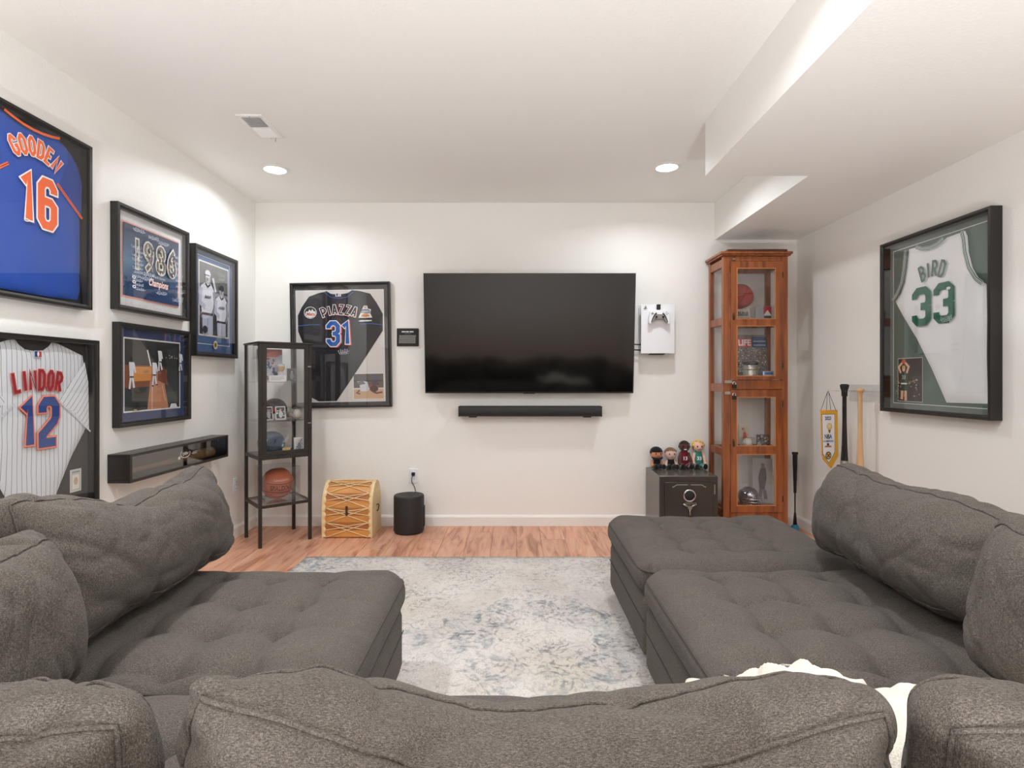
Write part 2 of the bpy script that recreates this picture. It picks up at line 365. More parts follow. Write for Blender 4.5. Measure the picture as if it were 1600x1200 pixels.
# ------------------------------------------------------------------ rug
def rug_material():
    m, nt, b = new_mat('distressed_woven_rug'); N = nt.nodes; L = nt.links
    def mth(op, a, b_=None, c_=None):
        n = N.new('ShaderNodeMath'); n.operation = op
        for i, v in enumerate((a, b_, c_)):
            if v is None: continue
            if isinstance(v, (int, float)): n.inputs[i].default_value = v
            else: L.new(v, n.inputs[i])
        return n.outputs[0]
    def nz(vec, scale, detail=4, dist=0):
        n = N.new('ShaderNodeTexNoise'); n.inputs['Scale'].default_value = scale; n.inputs['Detail'].default_value = detail; n.inputs['Distortion'].default_value = dist
        L.new(vec, n.inputs['Vector']); return n.outputs['Fac']
    def sm(v, a, b_):
        n = N.new('ShaderNodeMapRange'); n.interpolation_type = 'SMOOTHSTEP'; n.inputs[1].default_value = a; n.inputs[2].default_value = b_; L.new(v, n.inputs[0]); return n.outputs[0]
    tc = N.new('ShaderNodeTexCoord'); P = tc.outputs['Object']
    sp = N.new('ShaderNodeSeparateXYZ'); L.new(P, sp.inputs[0])
    ax = mth('ABSOLUTE', sp.outputs[0]); ay = mth('ABSOLUTE', sp.outputs[1])
    cb = N.new('ShaderNodeCombineXYZ'); L.new(ax, cb.inputs[0]); L.new(ay, cb.inputs[1]); A = cb.outputs[0]     # four-fold mirrored
    # stylised vine lines: thin contour lines of mirrored noise
    def contour(scale, lev, wdt, vec=A, dist=.6):
        f = nz(vec, scale, 1.5, dist); d = mth('ABSOLUTE', mth('SUBTRACT', f, lev)); return mth('SUBTRACT', 1, sm(d, wdt*.4, wdt))
    v1 = contour(9, .5, .016); v2 = contour(17, .46, .022); v3 = contour(13, .58, .018)
    ln = mth('MAXIMUM', mth('MAXIMUM', v1, v2), v3)
    fine = mth('MAXIMUM', contour(34, .5, .03), contour(27, .42, .03))
    # medallion: scalloped radius
    th = mth('ARCTAN2', ay, ax); r = mth('POWER', mth('ADD', mth('POWER', ax, 2), mth('POWER', ay, 2)), .5)
    rr = mth('MULTIPLY', r, mth('ADD', 1, mth('MULTIPLY', mth('COSINE', mth('MULTIPLY', th, 8)), .10)))
    rr = mth('ADD', rr, mth('MULTIPLY', mth('SUBTRACT', nz(A, 11, 2), .5), .07))
    inside = mth('SUBTRACT', 1, sm(rr, .43, .46))
    band = mth('MULTIPLY', sm(rr, .22, .24), inside)
    a8 = mth('SUBTRACT', mth('MODULO', mth('ADD', th, PI/8), PI/4), PI/8)
    lob = mth('ADD', mth('POWER', mth('MULTIPLY', mth('SUBTRACT', r, .335), 1/.105), 2), mth('POWER', mth('MULTIPLY', mth('MULTIPLY', a8, r), 1/.095), 2))
    lob = mth('ADD', lob, mth('MULTIPLY', mth('SUBTRACT', nz(A, 16, 2), .5), .5))
    petal = mth('SUBTRACT', 1, sm(lob, .92, 1.0)); band = mth('MAXIMUM', mth('MULTIPLY', band, .55), mth('MULTIPLY', petal, mth('ADD', .25, mth('MULTIPLY', sm(lob, .45, .55), .75))))
    def rline(v, r0, w_): return mth('SUBTRACT', 1, sm(mth('ABSOLUTE', mth('SUBTRACT', v, r0)), w_*.4, w_))
    rl = mth('MAXIMUM', mth('MAXIMUM', rline(rr, .45, .010), rline(lob, 1.0, .16)), mth('MAXIMUM', rline(rr, .21, .008), mth('MAXIMUM', rline(rr, .10, .007), mth('MAXIMUM', rline(rr, .07, .006), rline(lob, .45, .12)))))
    # pendants along x and corner pieces
    px = mth('ADD', mth('POWER', mth('MULTIPLY', mth('SUBTRACT', ax, .62), 6), 2), mth('POWER', mth('MULTIPLY', ay, 9), 2))
    pend = mth('SUBTRACT', 1, sm(mth('ADD', px, mth('MULTIPLY', nz(A, 12, 2), .7)), .8, 1.25))
    cx_ = mth('SUBTRACT', 1.49, ax); cy_ = mth('SUBTRACT', 1.15, ay)
    corner = mth('ADD', mth('ADD', cx_, mth('MULTIPLY', cy_, 1.2)), mth('MULTIPLY', nz(A, 7, 2), .35))
    cmask = mth('MULTIPLY', mth('SUBTRACT', 1, sm(corner, .62, .7)), 1)
    edge = mth('MINIMUM', cx_, cy_); bord = mth('MAXIMUM', rline(edge, .05, .008), mth('MAXIMUM', rline(edge, .25, .008), rline(edge, .21, .006)))
    wear = sm(nz(P, 3.2, 6), .38, .62); wear2 = sm(nz(P, 38, 4), .36, .6); wear3 = sm(nz(P, 6.5, 5), .35, .6)
    blue = mth('MAXIMUM', mth('MULTIPLY', band, .62), mth('MAXIMUM', mth('MULTIPLY', pend, .5), mth('MULTIPLY', cmask, .55)))
    blob = sm(nz(A, 15, 2, .8), .46, .55)
    blue = mth('MULTIPLY', mth('MULTIPLY', blue, mth('ADD', .18, mth('MULTIPLY', blob, .82))), mth('ADD', .25, mth('MULTIPLY', wear2, .75)))
    blue = mth('MULTIPLY', blue, mth('ADD', .45, mth('MULTIPLY', wear3, .55)))
    lines = mth('MAXIMUM', mth('MULTIPLY', ln, .7), mth('MAXIMUM', mth('MULTIPLY', rl, .8), mth('MAXIMUM', mth('MULTIPLY', fine, .42), mth('MULTIPLY', bord, .5))))
    lines = mth('MULTIPLY', mth('MULTIPLY', lines, mth('ADD', .1, mth('MULTIPLY', wear2, .9))), mth('ADD', .35, mth('MULTIPLY', wear, .65)))
    def mix(f, a, b_):
        n = N.new('ShaderNodeMix'); n.data_type = 'RGBA'
        for i, v in ((0, f), (6, a), (7, b_)):
            if isinstance(v, tuple): n.inputs[i].default_value = v
            elif isinstance(v, (int, float)): n.inputs[i].default_value = v
            else: L.new(v, n.inputs[i])
        return n.outputs[2]
    base = mix(sm(nz(P, 2.3, 4), .35, .65), s(222, 216, 211), s(205, 197, 192))
    base = mix(mth('MULTIPLY', sm(nz(P, 120, 2), .4, .62), .35), base, s(184, 177, 170))
    base = mix(mth('MULTIPLY', sm(nz(P, 1.1, 2), .56, .7), .4), base, s(206, 196, 172))
    base = mix(mth('MULTIPLY', blue, 1.0), base, s(98, 125, 142)); base = mix(lines, base, s(112, 112, 112))
    L.new(base, b.inputs['Base Color']); b.inputs['Roughness'].default_value = .95; b.inputs['Specular IOR Level'].default_value = .1
    bp = N.new('ShaderNodeBump'); bp.inputs['Strength'].default_value = .4; bp.inputs['Distance'].default_value = .002
    L.new(nz(P, 330, 2), bp.inputs['Height']); L.new(bp.outputs[0], b.inputs['Normal'])
    return m
RUG = (.14, 2.47)
mb = MB(); nx_, ny_ = 60, 46
for j in range(ny_+1):
    for i in range(nx_+1):
        x = -1.49+2.98*i/nx_; y = -1.15+2.3*j/ny_
        wob = .004*noise.noise((x*3, y*3, 5))
        ex = .006*noise.noise((y*2.5, 3.3, x)) if i in (0, nx_) else 0; ey = .006*noise.noise((x*2.5, 7.3, y)) if j in (0, ny_) else 0
        mb.v.append((x+ex, y+ey, .008+abs(wob)*.4))
for j in range(ny_):
    for i in range(nx_):
        a = j*(nx_+1)+i; mb.f.append((a, a+1, a+nx_+2, a+nx_+1)); mb.c.append(None)
rug = mb.build('area_rug', rug_material(), smooth=True); rug.location = (RUG[0], RUG[1], 0)
sd = rug.modifiers.new('thick', 'SOLIDIFY'); sd.thickness = .007; sd.offset = -1
tag(rug, 'cream distressed area rug with a faded blue medallion on the plank floor', 'rug')

# ------------------------------------------------------------------ sectional sofa
def fabric():
    m, nt, b = new_mat('grey_chenille'); N = nt.nodes; L = nt.links
    tc = N.new('ShaderNodeTexCoord'); P = tc.outputs['Object']
    def nz(sc, det, st=None):
        n = N.new('ShaderNodeTexNoise'); n.inputs['Scale'].default_value = sc; n.inputs['Detail'].default_value = det
        if st:
            mp = N.new('ShaderNodeMapping'); mp.inputs['Scale'].default_value = st; L.new(P, mp.inputs[0]); L.new(mp.outputs[0], n.inputs['Vector'])
        else: L.new(P, n.inputs['Vector'])
        return n.outputs['Fac']
    a = nz(850, 2, (1, 1, .2)); a2 = nz(700, 2, (.28, 1, 1)); c = nz(9, 4)
    mn = N.new('ShaderNodeMath'); mn.operation = 'MULTIPLY_ADD'; L.new(a, mn.inputs[0]); mn.inputs[1].default_value = .5
    m2 = N.new('ShaderNodeMath'); m2.operation = 'MULTIPLY'; L.new(a2, m2.inputs[0]); m2.inputs[1].default_value = .5; L.new(m2.outputs[0], mn.inputs[2])
    cr = N.new('ShaderNodeValToRGB'); L.new(mn.outputs[0], cr.inputs[0]); e = cr.color_ramp.elements
    e[0].position = .34; e[0].color = s(59, 55, 52); e[1].position = .66; e[1].color = s(126, 118, 110)
    q = cr.color_ramp.elements.new(.5); q.color = s(90, 84, 79)
    mx = N.new('ShaderNodeMix'); mx.data_type = 'RGBA'; mx.blend_type = 'MULTIPLY'; mx.inputs[0].default_value = .55
    r = N.new('ShaderNodeMapRange'); r.inputs[1].default_value = .3; r.inputs[2].default_value = .7; r.inputs[3].default_value = .84; r.inputs[4].default_value = 1.08; L.new(c, r.inputs[0])
    L.new(cr.outputs[0], mx.inputs[6]); L.new(r.outputs[0], mx.inputs[7]); L.new(mx.outputs[2], b.inputs['Base Color'])
    b.inputs['Roughness'].default_value = .95; b.inputs['Specular IOR Level'].default_value = .12
    b.inputs['Sheen Weight'].default_value = .06; b.inputs['Sheen Roughness'].default_value = .45
    bp = N.new('ShaderNodeBump'); bp.inputs['Strength'].default_value = .55; bp.inputs['Distance'].default_value = .0022
    L.new(mn.outputs[0], bp.inputs['Height']); L.new(bp.outputs[0], b.inputs['Normal'])
    return m
m_fab = fabric(); m_seam = pm('grey_seam_cord', s(80, 75, 71), .95, spec=.1, bump=(400, .5, .002)); m_foot = pm('dark_wood_foot', s(74, 46, 30), .5)
def cube_grid(nx, ny, nz):
    """surface points of a lattice box, welded; returns list of (u,v,w) in -1..1 and faces"""
    idx = {}; P = []; Fc = []
    def vid(i, j, k):
        if (i, j, k) not in idx: idx[(i, j, k)] = len(P); P.append((2*i/nx-1, 2*j/ny-1, 2*k/nz-1))
        return idx[(i, j, k)]
    for i in range(nx):
        for j in range(ny):
            Fc.append((vid(i, j, 0), vid(i, j+1, 0), vid(i+1, j+1, 0), vid(i+1, j, 0))); Fc.append((vid(i, j, nz), vid(i+1, j, nz), vid(i+1, j+1, nz), vid(i, j+1, nz)))
    for i in range(nx):
        for k in range(nz):
            Fc.append((vid(i, 0, k), vid(i+1, 0, k), vid(i+1, 0, k+1), vid(i, 0, k+1))); Fc.append((vid(i, ny, k), vid(i, ny, k+1), vid(i+1, ny, k+1), vid(i+1, ny, k)))
    for j in range(ny):
        for k in range(nz):
            Fc.append((vid(0, j, k), vid(0, j, k+1), vid(0, j+1, k+1), vid(0, j+1, k))); Fc.append((vid(nx, j, k), vid(nx, j+1, k), vid(nx, j+1, k+1), vid(nx, j, k+1)))
    return P, Fc
def back_cushion(loc, rz, tilt, L, T, H, seed, label, ears=(.03, .03), sag=.03, edge=.42, roll=0, slump=0, group='loose back cushions of the sectional'):
    """loose pillow: local x length, -y front, z up; seams where the boxing strip meets the two panels"""
    def M(u, v, w):
        k = .09
        x = L/2*u*math.sqrt(max(0, 1-k*w*w/2)); z = H/2*w*math.sqrt(max(0, 1-k*u*u/2))
        prof = (max(0, 1-abs(u)**3.2)**.62)*(max(0, 1-abs(w)**2.8)**.6)
        ed = edge-.24*abs(u)**4; y = T/2*v*(ed+(1-ed)*prof)
        side = abs(u)**8; top = abs(w)**8
        x += math.copysign(.018*(1-v*v), u)*side; z += math.copysign(.02*(1-v*v), w)*top
        up = (w+1)/2; e = ears[0] if u < 0 else ears[1]
        z += up**2*(e*math.sin(min(1, abs(u)/.8)*PI/2)**3-sag*(1-abs(u)**1.6)-.022*abs(u)**9)
        y += slump*up*up*(1-u*u)
        return Vector((x, y, z))
    def D(p, u, v, w):
        q = Vector((p.x, p.y, p.z)); o = Vector((seed*7.1, seed*3.3, seed*1.7))
        d = .014*noise.noise(q*3.6+o)
        # soft folds: long along the length, slanting towards the corners, sharper near the seams
        sl = u*.9
        f = noise.noise(Vector((q.x*3.2+sl*q.z*9, q.y*4, q.z*13-sl*q.x*4))+o); d += .006*f*(.5+.8*abs(w)**2)
        g = 1-abs(noise.noise(Vector((q.x*3.4, q.y*3, q.z*8+u*2.2))+o*1.3))*2.4; d -= .009*max(0, g)**4*(.35+.65*max(abs(u), abs(w))**2)
        h = 1-abs(noise.noise(Vector((q.x*8, q.y*6, q.z*9-u*3))+o*2.3))*2.6; d -= .004*max(0, h)**3
        d -= .005*noise.noise(Vector((q.x*26, q.y*9, q.z*9))+o)*max(abs(u), abs(w))**10
        return d*1.35
    P, Fc = cube_grid(72, 12, 40)
    pts = [M(*p) for p in P]
    me = bpy.data.meshes.new('back_cushion'); me.from_pydata(pts, [], Fc); me.update()
    import numpy as np
    A = np.array([tuple(p) for p in pts]); E = np.array([e.vertices[:] for e in me.edges]); cnt = np.zeros(len(A)); np.add.at(cnt, E[:, 0], 1); np.add.at(cnt, E[:, 1], 1)
    for _k in range(22):
        S_ = np.zeros_like(A); np.add.at(S_, E[:, 0], A[E[:, 1]]); np.add.at(S_, E[:, 1], A[E[:, 0]]); A = A*.5+.5*S_/cnt[:, None]
    pts = [Vector(p) for p in A]; me.vertices.foreach_set('co', A.astype(np.float32).ravel()); me.update()
    nr = [v.normal.copy() for v in me.vertices]
    for i, v in enumerate(me.vertices):
        u, vv, ww = P[i]; d = D(pts[i], u, vv, ww)
        es = (abs(vv) > .999 and (abs(u) > .999 or abs(ww) > .999))
        v.co = pts[i]+nr[i]*(d-(.005 if es else 0))
    me.polygons.foreach_set('use_smooth', [True]*len(me.polygons)); me.materials.append(m_fab)
    o = bpy.data.objects.new('back_cushion', me); C.objects.link(o)
    ss = o.modifiers.new('smooth', 'SUBSURF'); ss.levels = 1; ss.render_levels = 1
    o.location = loc; o.rotation_euler = (Matrix.Rotation(rz, 4, 'Z') @ Matrix.Rotation(tilt, 4, 'X') @ Matrix.Rotation(roll, 4, 'Y')).to_euler()
    co = {P[i]: me.vertices[i].co.copy() for i in range(len(P))}; nm = {P[i]: nr[i] for i in range(len(P))}
    for vv in (-1.0, 1.0):
        loop = []
        for i in range(73): loop.append((2*i/72-1, vv, 1.0))
        for k in range(39, 0, -1): loop.append((1.0, vv, 2*k/40-1))
        for i in range(72, -1, -1): loop.append((2*i/72-1, vv, -1.0))
        for k in range(1, 40): loop.append((-1.0, vv, 2*k/40-1))
        pth = [co[q]+nm[q]*.0030 for q in loop]
        MB().tube(pth, .0032, 6, closed=True).build('seam', m_fab, o, smooth=True)
    return tag(o, label, 'cushion', group)
def rbox(name, x0, x1, y0, y1, z0, z1, r, parent, top=None, res=.02, bulge=0, seed=0, mat=None, noise_amp=.002, plan=0):
    """rounded upholstered block; top(x,y) adds height on the upper face"""
    hx, hy, hz = (x1-x0)/2, (y1-y0)/2, (z1-z0)/2; c = Vector(((x0+x1)/2, (y0+y1)/2, (z0+z1)/2))
    P, Fc = cube_grid(max(6, int(2*hx/res)), max(6, int(2*hy/res)), max(6, int(2*hz/res)))
    V = []
    def wp(t):  # denser near the rounded rims
        return math.copysign(1-(1-abs(t))**1.25, t)
    for u, v, w_ in P:
        q = Vector((hx*wp(u), hy*wp(v), hz*wp(w_))); k = Vector((max(-hx+r, min(hx-r, q.x)), max(-hy+r, min(hy-r, q.y)), max(-hz+r, min(hz-r, q.z))))
        d = q-k; n = d.normalized() if d.length > 1e-9 else Vector((0, 0, 0)); p = k+n*r if d.length > 1e-9 else q
        if bulge:
            fz = max(0, 1-(p.z/hz)**2); p.x += math.copysign(bulge*fz, p.x)*(abs(p.x)/hx)**6; p.y += math.copysign(bulge*fz, p.y)*(abs(p.y)/hy)**6
        if plan:
            qx, qy = abs(p.x)-(hx-plan), abs(p.y)-(hy-plan)
            if qx > 0 and qy > 0:
                k2 = max(qx, qy)/math.hypot(qx, qy); p.x = math.copysign(hx-plan+qx*k2, p.x); p.y = math.copysign(hy-plan+qy*k2, p.y)
        wt = max(0, min(1, (p.z-(hz-r))/r)); g = p+c
        if top and wt > 0: p.z += wt*top(g.x, g.y)
        p += n*(noise_amp*noise.noise((g.x*7+seed, g.y*7, g.z*7)))
        V.append(p+c)
    me = bpy.data.meshes.new(name); me.from_pydata(V, [], Fc); me.update(); me.polygons.foreach_set('use_smooth', [True]*len(me.polygons)); me.materials.append(mat or m_fab)
    o = bpy.data.objects.new(name, me); C.objects.link(o); o.parent = parent; return o
def tufting(xs, ys, x0, x1, y0, y1, A=.040, crown=.024, skip=()):
    B = [(a, b_) for i, a in enumerate(xs) for j, b_ in enumerate(ys) if (i, j) not in skip]
    def f(x, y):
        e = min(x-x0, x1-x, y-y0, y1-y); z = crown*min(1, max(0, e)/.12)
        for a, b_ in B:
            d = math.hypot(x-a, y-b_); z -= A*math.exp(-d/.036)
        fade = min(1, max(0, e)/.05)
        for a in xs:
            if ys[0]-.02 < y < ys[-1]+.02: z -= (.010*math.exp(-abs(x-a)/.006)+.016*math.exp(-(abs(x-a)/.045)))*fade
            else: z -= (.004*math.exp(-abs(x-a)/.006)+.006*math.exp(-(abs(x-a)/.04)))*fade
        for b_ in ys:
            if xs[0]-.02 < x < xs[-1]+.02: z -= (.010*math.exp(-abs(y-b_)/.006)+.016*math.exp(-(abs(y-b_)/.045)))*fade
            else: z -= (.004*math.exp(-abs(y-b_)/.006)+.006*math.exp(-(abs(y-b_)/.04)))*fade
        z += .005*noise.noise((x*6, y*6, 2.2))+.0025*noise.noise((x*15, y*11, 6.2)); return z
    return f, B
def feet(root, pts):
    for x, y in pts: MB().box(x-.022, x+.022, y-.022, y+.022, .001 if not (RUG[0]-1.49 < x < RUG[0]+1.49 and y > RUG[1]-1.15) else .012, .06).build('foot', m_foot, root, bevel=.004)
def module(name, label, cat, seat, base, backs, tx, ty, ftp, zt=.435, group='modules of the grey sectional'):
    """seat and base are x0,x1,y0,y1; backs is a list of boxes"""
    cxm, cym = (base[0]+base[1])/2, (base[2]+base[3])/2
    t = thing(name, (0, 0, 0), label, cat, group=group)
    b_ = rbox('base', base[0], base[1], base[2], base[3], .055, .292, .02, t, res=.03, seed=1, plan=.045)
    x0, x1, y0, y1 = seat; f, B = tufting(tx, ty, x0, x1, y0, y1)
    sc = rbox('seat_cushion', x0, x1, y0, y1, .290, zt, .058, t, top=f, res=.0105, bulge=.010, seed=3, plan=.085)
    # welted seams round the cushion
    for zz, ins in ((zt-.034, .000), (.304, .012)):
        r = .085; pth = []
        for cx2, cy2, a0 in ((x1-r, y1-r, 0), (x0+r, y1-r, PI/2), (x0+r, y0+r, PI), (x1-r, y0+r, 1.5*PI)):
            for k in range(7): a = a0+PI/2*k/6; pth.append((cx2+(r+.002-ins)*math.cos(a), cy2+(r+.002-ins)*math.sin(a), zz+.003*noise.noise((cx2+k, cy2, zz))))
        MB().tube(pth, .0035, 6, closed=True).build('seam', m_seam, sc, smooth=True)
    for a, c_ in B: MB().ell((a, c_, zt+f(a, c_)+.0015), (.008, .008, .003), 12, 6).build('tuft_button', m_seam, sc, smooth=True)
    for q in backs: rbox('back_frame', *q, .035, t, res=.05, seed=5)
    # stitched line on the base sides
    z_ = .20; e = .0015
    for xs_ in (base[0]-e, base[1]+e): MB().tube([(xs_, base[2]+.02, z_), (xs_, base[3]-.02, z_)], .0022, 5).build('stitching', m_seam, b_)
    feet(t, ftp); return t
module('sofa_chaise', 'grey tufted sofa seat module below the left wall frames', 'sofa', (-1.39, -.415, 1.36, 2.17), (-1.58, -.425, 1.355, 2.165), [(-1.58, -1.40, 1.355, 2.165, .285, .62)],
       [-1.09, -.88, -.685], [1.42, 1.625, 1.835, 2.05], [(-1.5, 1.4), (-.48, 1.4), (-1.5, 2.1), (-.48, 2.1)])
module('sofa_chaise', 'grey tufted sofa seat module beside the right wall bats, next to the ottoman', 'sofa', (.51, 1.49, 1.36, 2.175), (.515, 1.68, 1.355, 2.17), [(1.50, 1.68, 1.355, 2.17, .285, .62)],
       [.765, .972, 1.18], [1.43, 1.645, 1.852, 2.065], [(.58, 1.4), (1.6, 1.4), (.58, 2.1), (1.6, 2.1)])
module('sofa_ottoman', 'grey tufted storage ottoman in front of the safe and wooden cabinet', 'ottoman', (.515, 1.425, 2.20, 3.015), (.525, 1.415, 2.205, 3.01), [],
       [.755, .96, 1.165], [2.39, 2.57, 2.75, 2.90], [(.58, 2.27), (1.34, 2.27), (.58, 2.95), (1.34, 2.95)])
module('sofa_corner', 'grey corner sofa module at the lower left of the view', 'sofa', (-1.39, -.452, .475, 1.332), (-1.58, -.447, .28, 1.335), [(-1.58, -1.40, .28, 1.335, .285, .62), (-1.39, -.447, .28, .46, .285, .62)],
       [-1.1, -.9, -.7], [.7, .9, 1.12], [(-1.5, .36), (-.5, .36), (-1.5, 1.28), (-.5, 1.28)])
module('sofa_middle', 'grey armless middle sofa module nearest the camera', 'sofa', (-.428, .488, .475, 1.332), (-.433, .492, .28, 1.33), [(-.433, .492, .28, .46, .285, .62)],
       [-.18, .035, .25], [.7, .9, 1.12], [(-.37, .36), (.44, .36), (-.37, 1.27), (.44, 1.27)])
module('sofa_corner', 'grey corner sofa module at the lower right, under the white throw', 'sofa', (.512, 1.49, .475, 1.332), (.507, 1.68, .28, 1.335), [(1.50, 1.68, .28, 1.335, .285, .62), (.507, 1.49, .28, .46, .285, .62)],
       [.77, .97, 1.18], [.7, .9, 1.12], [(.56, .36), (1.6, .36), (.56, 1.28), (1.6, 1.28)])
ZB = .437
back_cushion((-1.20, 1.785, .656), PI/2, math.radians(-16), .90, .30, .335, 1.0, 'grey back cushion under the long wall case, its top corner raised', ears=(.075, .035), sag=.04)
back_cushion((1.315, 1.845, .644), -PI/2, math.radians(-16), .92, .30, .32, 2.0, 'long grey back cushion leaning below the hanging bats', ears=(.02, .0), sag=-.01)
back_cushion((-1.08, 1.105, .643), PI/2, math.radians(-9), .40, .28, .325, 3.0, 'grey back cushion at the left picture edge, turned sideways', ears=(.01, .02), sag=.0)
back_cushion((1.18, 1.13, .65), -PI/2, math.radians(-9), .46, .28, .335, 4.0, 'grey back cushion at the right picture edge, turned sideways', ears=(.02, .01), sag=.0)
back_cushion((-.877, .735, .606), PI, math.radians(-8), .80, .27, .265, 5.0, 'grey back cushion in the bottom left corner of the view', ears=(.035, .02), sag=.0)
back_cushion((.03, .75, .613), PI, math.radians(-8), .925, .28, .27, 6.0, 'wide grey back cushion across the bottom centre of the view', ears=(.036, .060), sag=.05)
back_cushion((.937, .735, .606), PI, math.radians(-8), .81, .27, .265, 7.0, 'grey back cushion in the bottom right corner beside the white throw', ears=(.02, .03), sag=.0)

# white throw: a rumpled cloth on the corner seat
m_throw = pm('cream_knit_throw', s(238, 232, 220), .95, spec=.1, sheen=.3, bump=(260, .8, .004), var=(30, .3), col2=s(222, 214, 200))
def throw_h(x, y):
    b_ = (y-1.05)/.2; e = max(0, 1-abs(b_)**3.5)**.5*min(1, max(0, (x-.43)/.03))**.5*min(1, max(0, (1.08-x)/.05))**.5
    body = .05+.07*math.exp(-((x-.605)/.13)**6)
    n1 = noise.noise((x*8+1, y*5, 3)); n2 = noise.noise((x*14, y*7-x*5, 8))
    fold = max(0, 1-abs(n1)*2.6)**2; z = body*(.92+.14*n2)+.016*fold-.010*max(0, 1-abs(n2)*3)**2
    band = max(0, noise.noise((x*3.3, y*3.3, 12))); z += .0035*math.sin((x*.8+y)*260)*min(1, band*3)      # knitted ribs in patches
    return max(.004, z*e)
def cloth_patch(name, fn, x0, x1, y0, y1, n, m_, parent=None):
    mb = MB()
    for j in range(m_+1):
        for i in range(n+1):
            x = x0+(x1-x0)*i/n; y = y0+(y1-y0)*j/m_
            xx = x+.012*noise.noise((y*14, 3, x*3)); yy = y+.014*noise.noise((x*13, 9, y*3))
            mb.v.append((xx, yy, .462+fn(x, y)))
    for j in range(m_):
        for i in range(n):
            a = j*(n+1)+i; mb.f.append((a, a+1, a+n+2, a+n+1)); mb.c.append(None)
    o = mb.build(name, m_throw, parent, smooth=True)
    sd = o.modifiers.new('thick', 'SOLIDIFY'); sd.thickness = .006; sd.offset = 0
    return o
t = thing('throw_blanket', (0, 0, 0), 'rumpled cream knitted throw blanket on the corner seat', 'blanket')
cloth_patch('cloth', throw_h, .43, 1.08, .86, 1.24, 170, 100, t)
pth = [(.385+.004*math.sin(k*.9), 1.18-.034*k, .528-.003*k) for k in range(9)]
mb = MB().tube(pth, [.018, .034, .04, .042, .042, .042, .04, .04, .03], 18)
mb.v = [tuple(Vector(p)+Vector((1, 0, 1))*.007*noise.noise(Vector(p)*22)) for p in mb.v]
mb.build('rolled_end', m_throw, t, smooth=True)
rr_ = random.Random(3)
for k in (0, 1, 6):
    x = .45+.028*k; y = 1.225; z = .462+throw_h(x, y)+.003
    MB().tube([(x, y-.02, z+.006), (x+.006*rr_.random(), y+.005, z+.004), (x+.02*(rr_.random()-.5), y+.028, z-.006)], .0022, 5).build('fringe', m_throw, t, smooth=True)
# ------------------------------------------------------------------ things on the walls
def lw(px, py, x=LEFT+.02):
    d = F*(-x)/(CX-px); return d, EYE+(CY-py)*d/F
def jersey_panel(outline, puff=.012, amp=.004, seed=0, res=.022, y0=-.014, holes=None):
    """cloth shape cut to an outline (x,z), softly padded and wrinkled; returns mesh builder and its height function"""
    n = len(outline); pts = []
    for i in range(n):
        a = Vector(outline[i]); b_ = Vector(outline[(i+1) % n]); k = max(1, int((b_-a).length/res))
        pts += [a+(b_-a)*t/k for t in range(k)]
    nb = len(pts); edges = [(i, (i+1) % nb) for i in range(nb)]
    x0 = min(p.x for p in pts); x1 = max(p.x for p in pts); z0 = min(p.y for p in pts); z1 = max(p.y for p in pts)
    def inside(x, z):
        c = False; j = nb-1
        for i in range(nb):
            if (pts[i].y > z) != (pts[j].y > z) and x < (pts[j].x-pts[i].x)*(z-pts[i].y)/(pts[j].y-pts[i].y)+pts[i].x: c = not c
            j = i
        return c
    def dist(x, z): return min(math.hypot(p.x-x, p.y-z) for p in pts)
    P = list(pts); z = z0+res/2
    while z < z1:
        x = x0+res/2
        while x < x1:
            if inside(x, z) and dist(x, z) > res*.5: P.append(Vector((x, z)))
            x += res
        z += res
    V, E, Fc, *_r = delaunay_2d_cdt(P, edges, [], 1, 1e-6)
    def h(x, z):
        d = min(1, dist(x, z)/.05) if inside(x, z) else 0
        return -(puff*math.sqrt(d))-amp*(noise.noise((x*7+seed, z*4, seed))+.6*noise.noise((x*16+z*9, z*8-x*6, seed+4)))*d
    mb = MB(); k = len(V)
    mb.add([(p.x, y0+h(p.x, p.y), p.y) for p in V]+[(p[0], y0+.002, p[1]) for p in outline], [tuple(f) if sum(V[f[i]].x*V[f[(i+1) % 3]].y-V[f[(i+1) % 3]].x*V[f[i]].y for i in range(3)) > 0 else tuple(f[::-1]) for f in Fc])
    return mb, (lambda x, z: h(x, z))
def mirror(half): return half+[(-x, z) for x, z in reversed(half) if abs(x) > 1e-6]
def moulding(w_, h_, depth, rail, lip=.006):
    """mitred four-sided frame, stepped profile"""
    mb = MB(); prof = [(0, 0), (0, -depth), (rail*.55, -depth), (rail*.62, -depth+.003), (rail, -depth+.006), (rail, -.001)]
    V = []; k = len(prof)
    for sx, sz in ((-1, -1), (1, -1), (1, 1), (-1, 1)):
        for a, y in prof: V.append((sx*(w_/2-a), y-.0005, sz*(h_/2-a)))
    fs = []
    for c in range(4):
        d = (c+1) % 4
        for i in range(k): fs.append((c*k+i, d*k+i, d*k+(i+1) % k, c*k+(i+1) % k))
    mb.add(V, fs); return mb
def framed(name, label, loc, rz, w_, h_, depth=.036, rail=.026, back=s(40, 40, 42), ry=0, glass=True, cat='framed picture', group=None):
    t = thing(name, loc, label, cat, group=group, rot=(0, ry, rz))
    moulding(w_, h_, depth, rail).build('frame', m_frame, t)
    MB().box(-w_/2+rail*.7, w_/2-rail*.7, -.010, -.002, -h_/2+rail*.7, h_/2-rail*.7).build('backing_board', pm('mat_board', back, .85, var=(90, .25), col2=tuple(c*.85 for c in back[:3])+(1,)), t)
    if glass: MB().box(-w_/2+rail*.8, w_/2-rail*.8, -depth+.007, -depth+.009, -h_/2+rail*.8, h_/2-rail*.8).build('glass', m_picglass, t)
    return t
m_white_jersey, nt, b = new_mat('pinstripe_cloth')
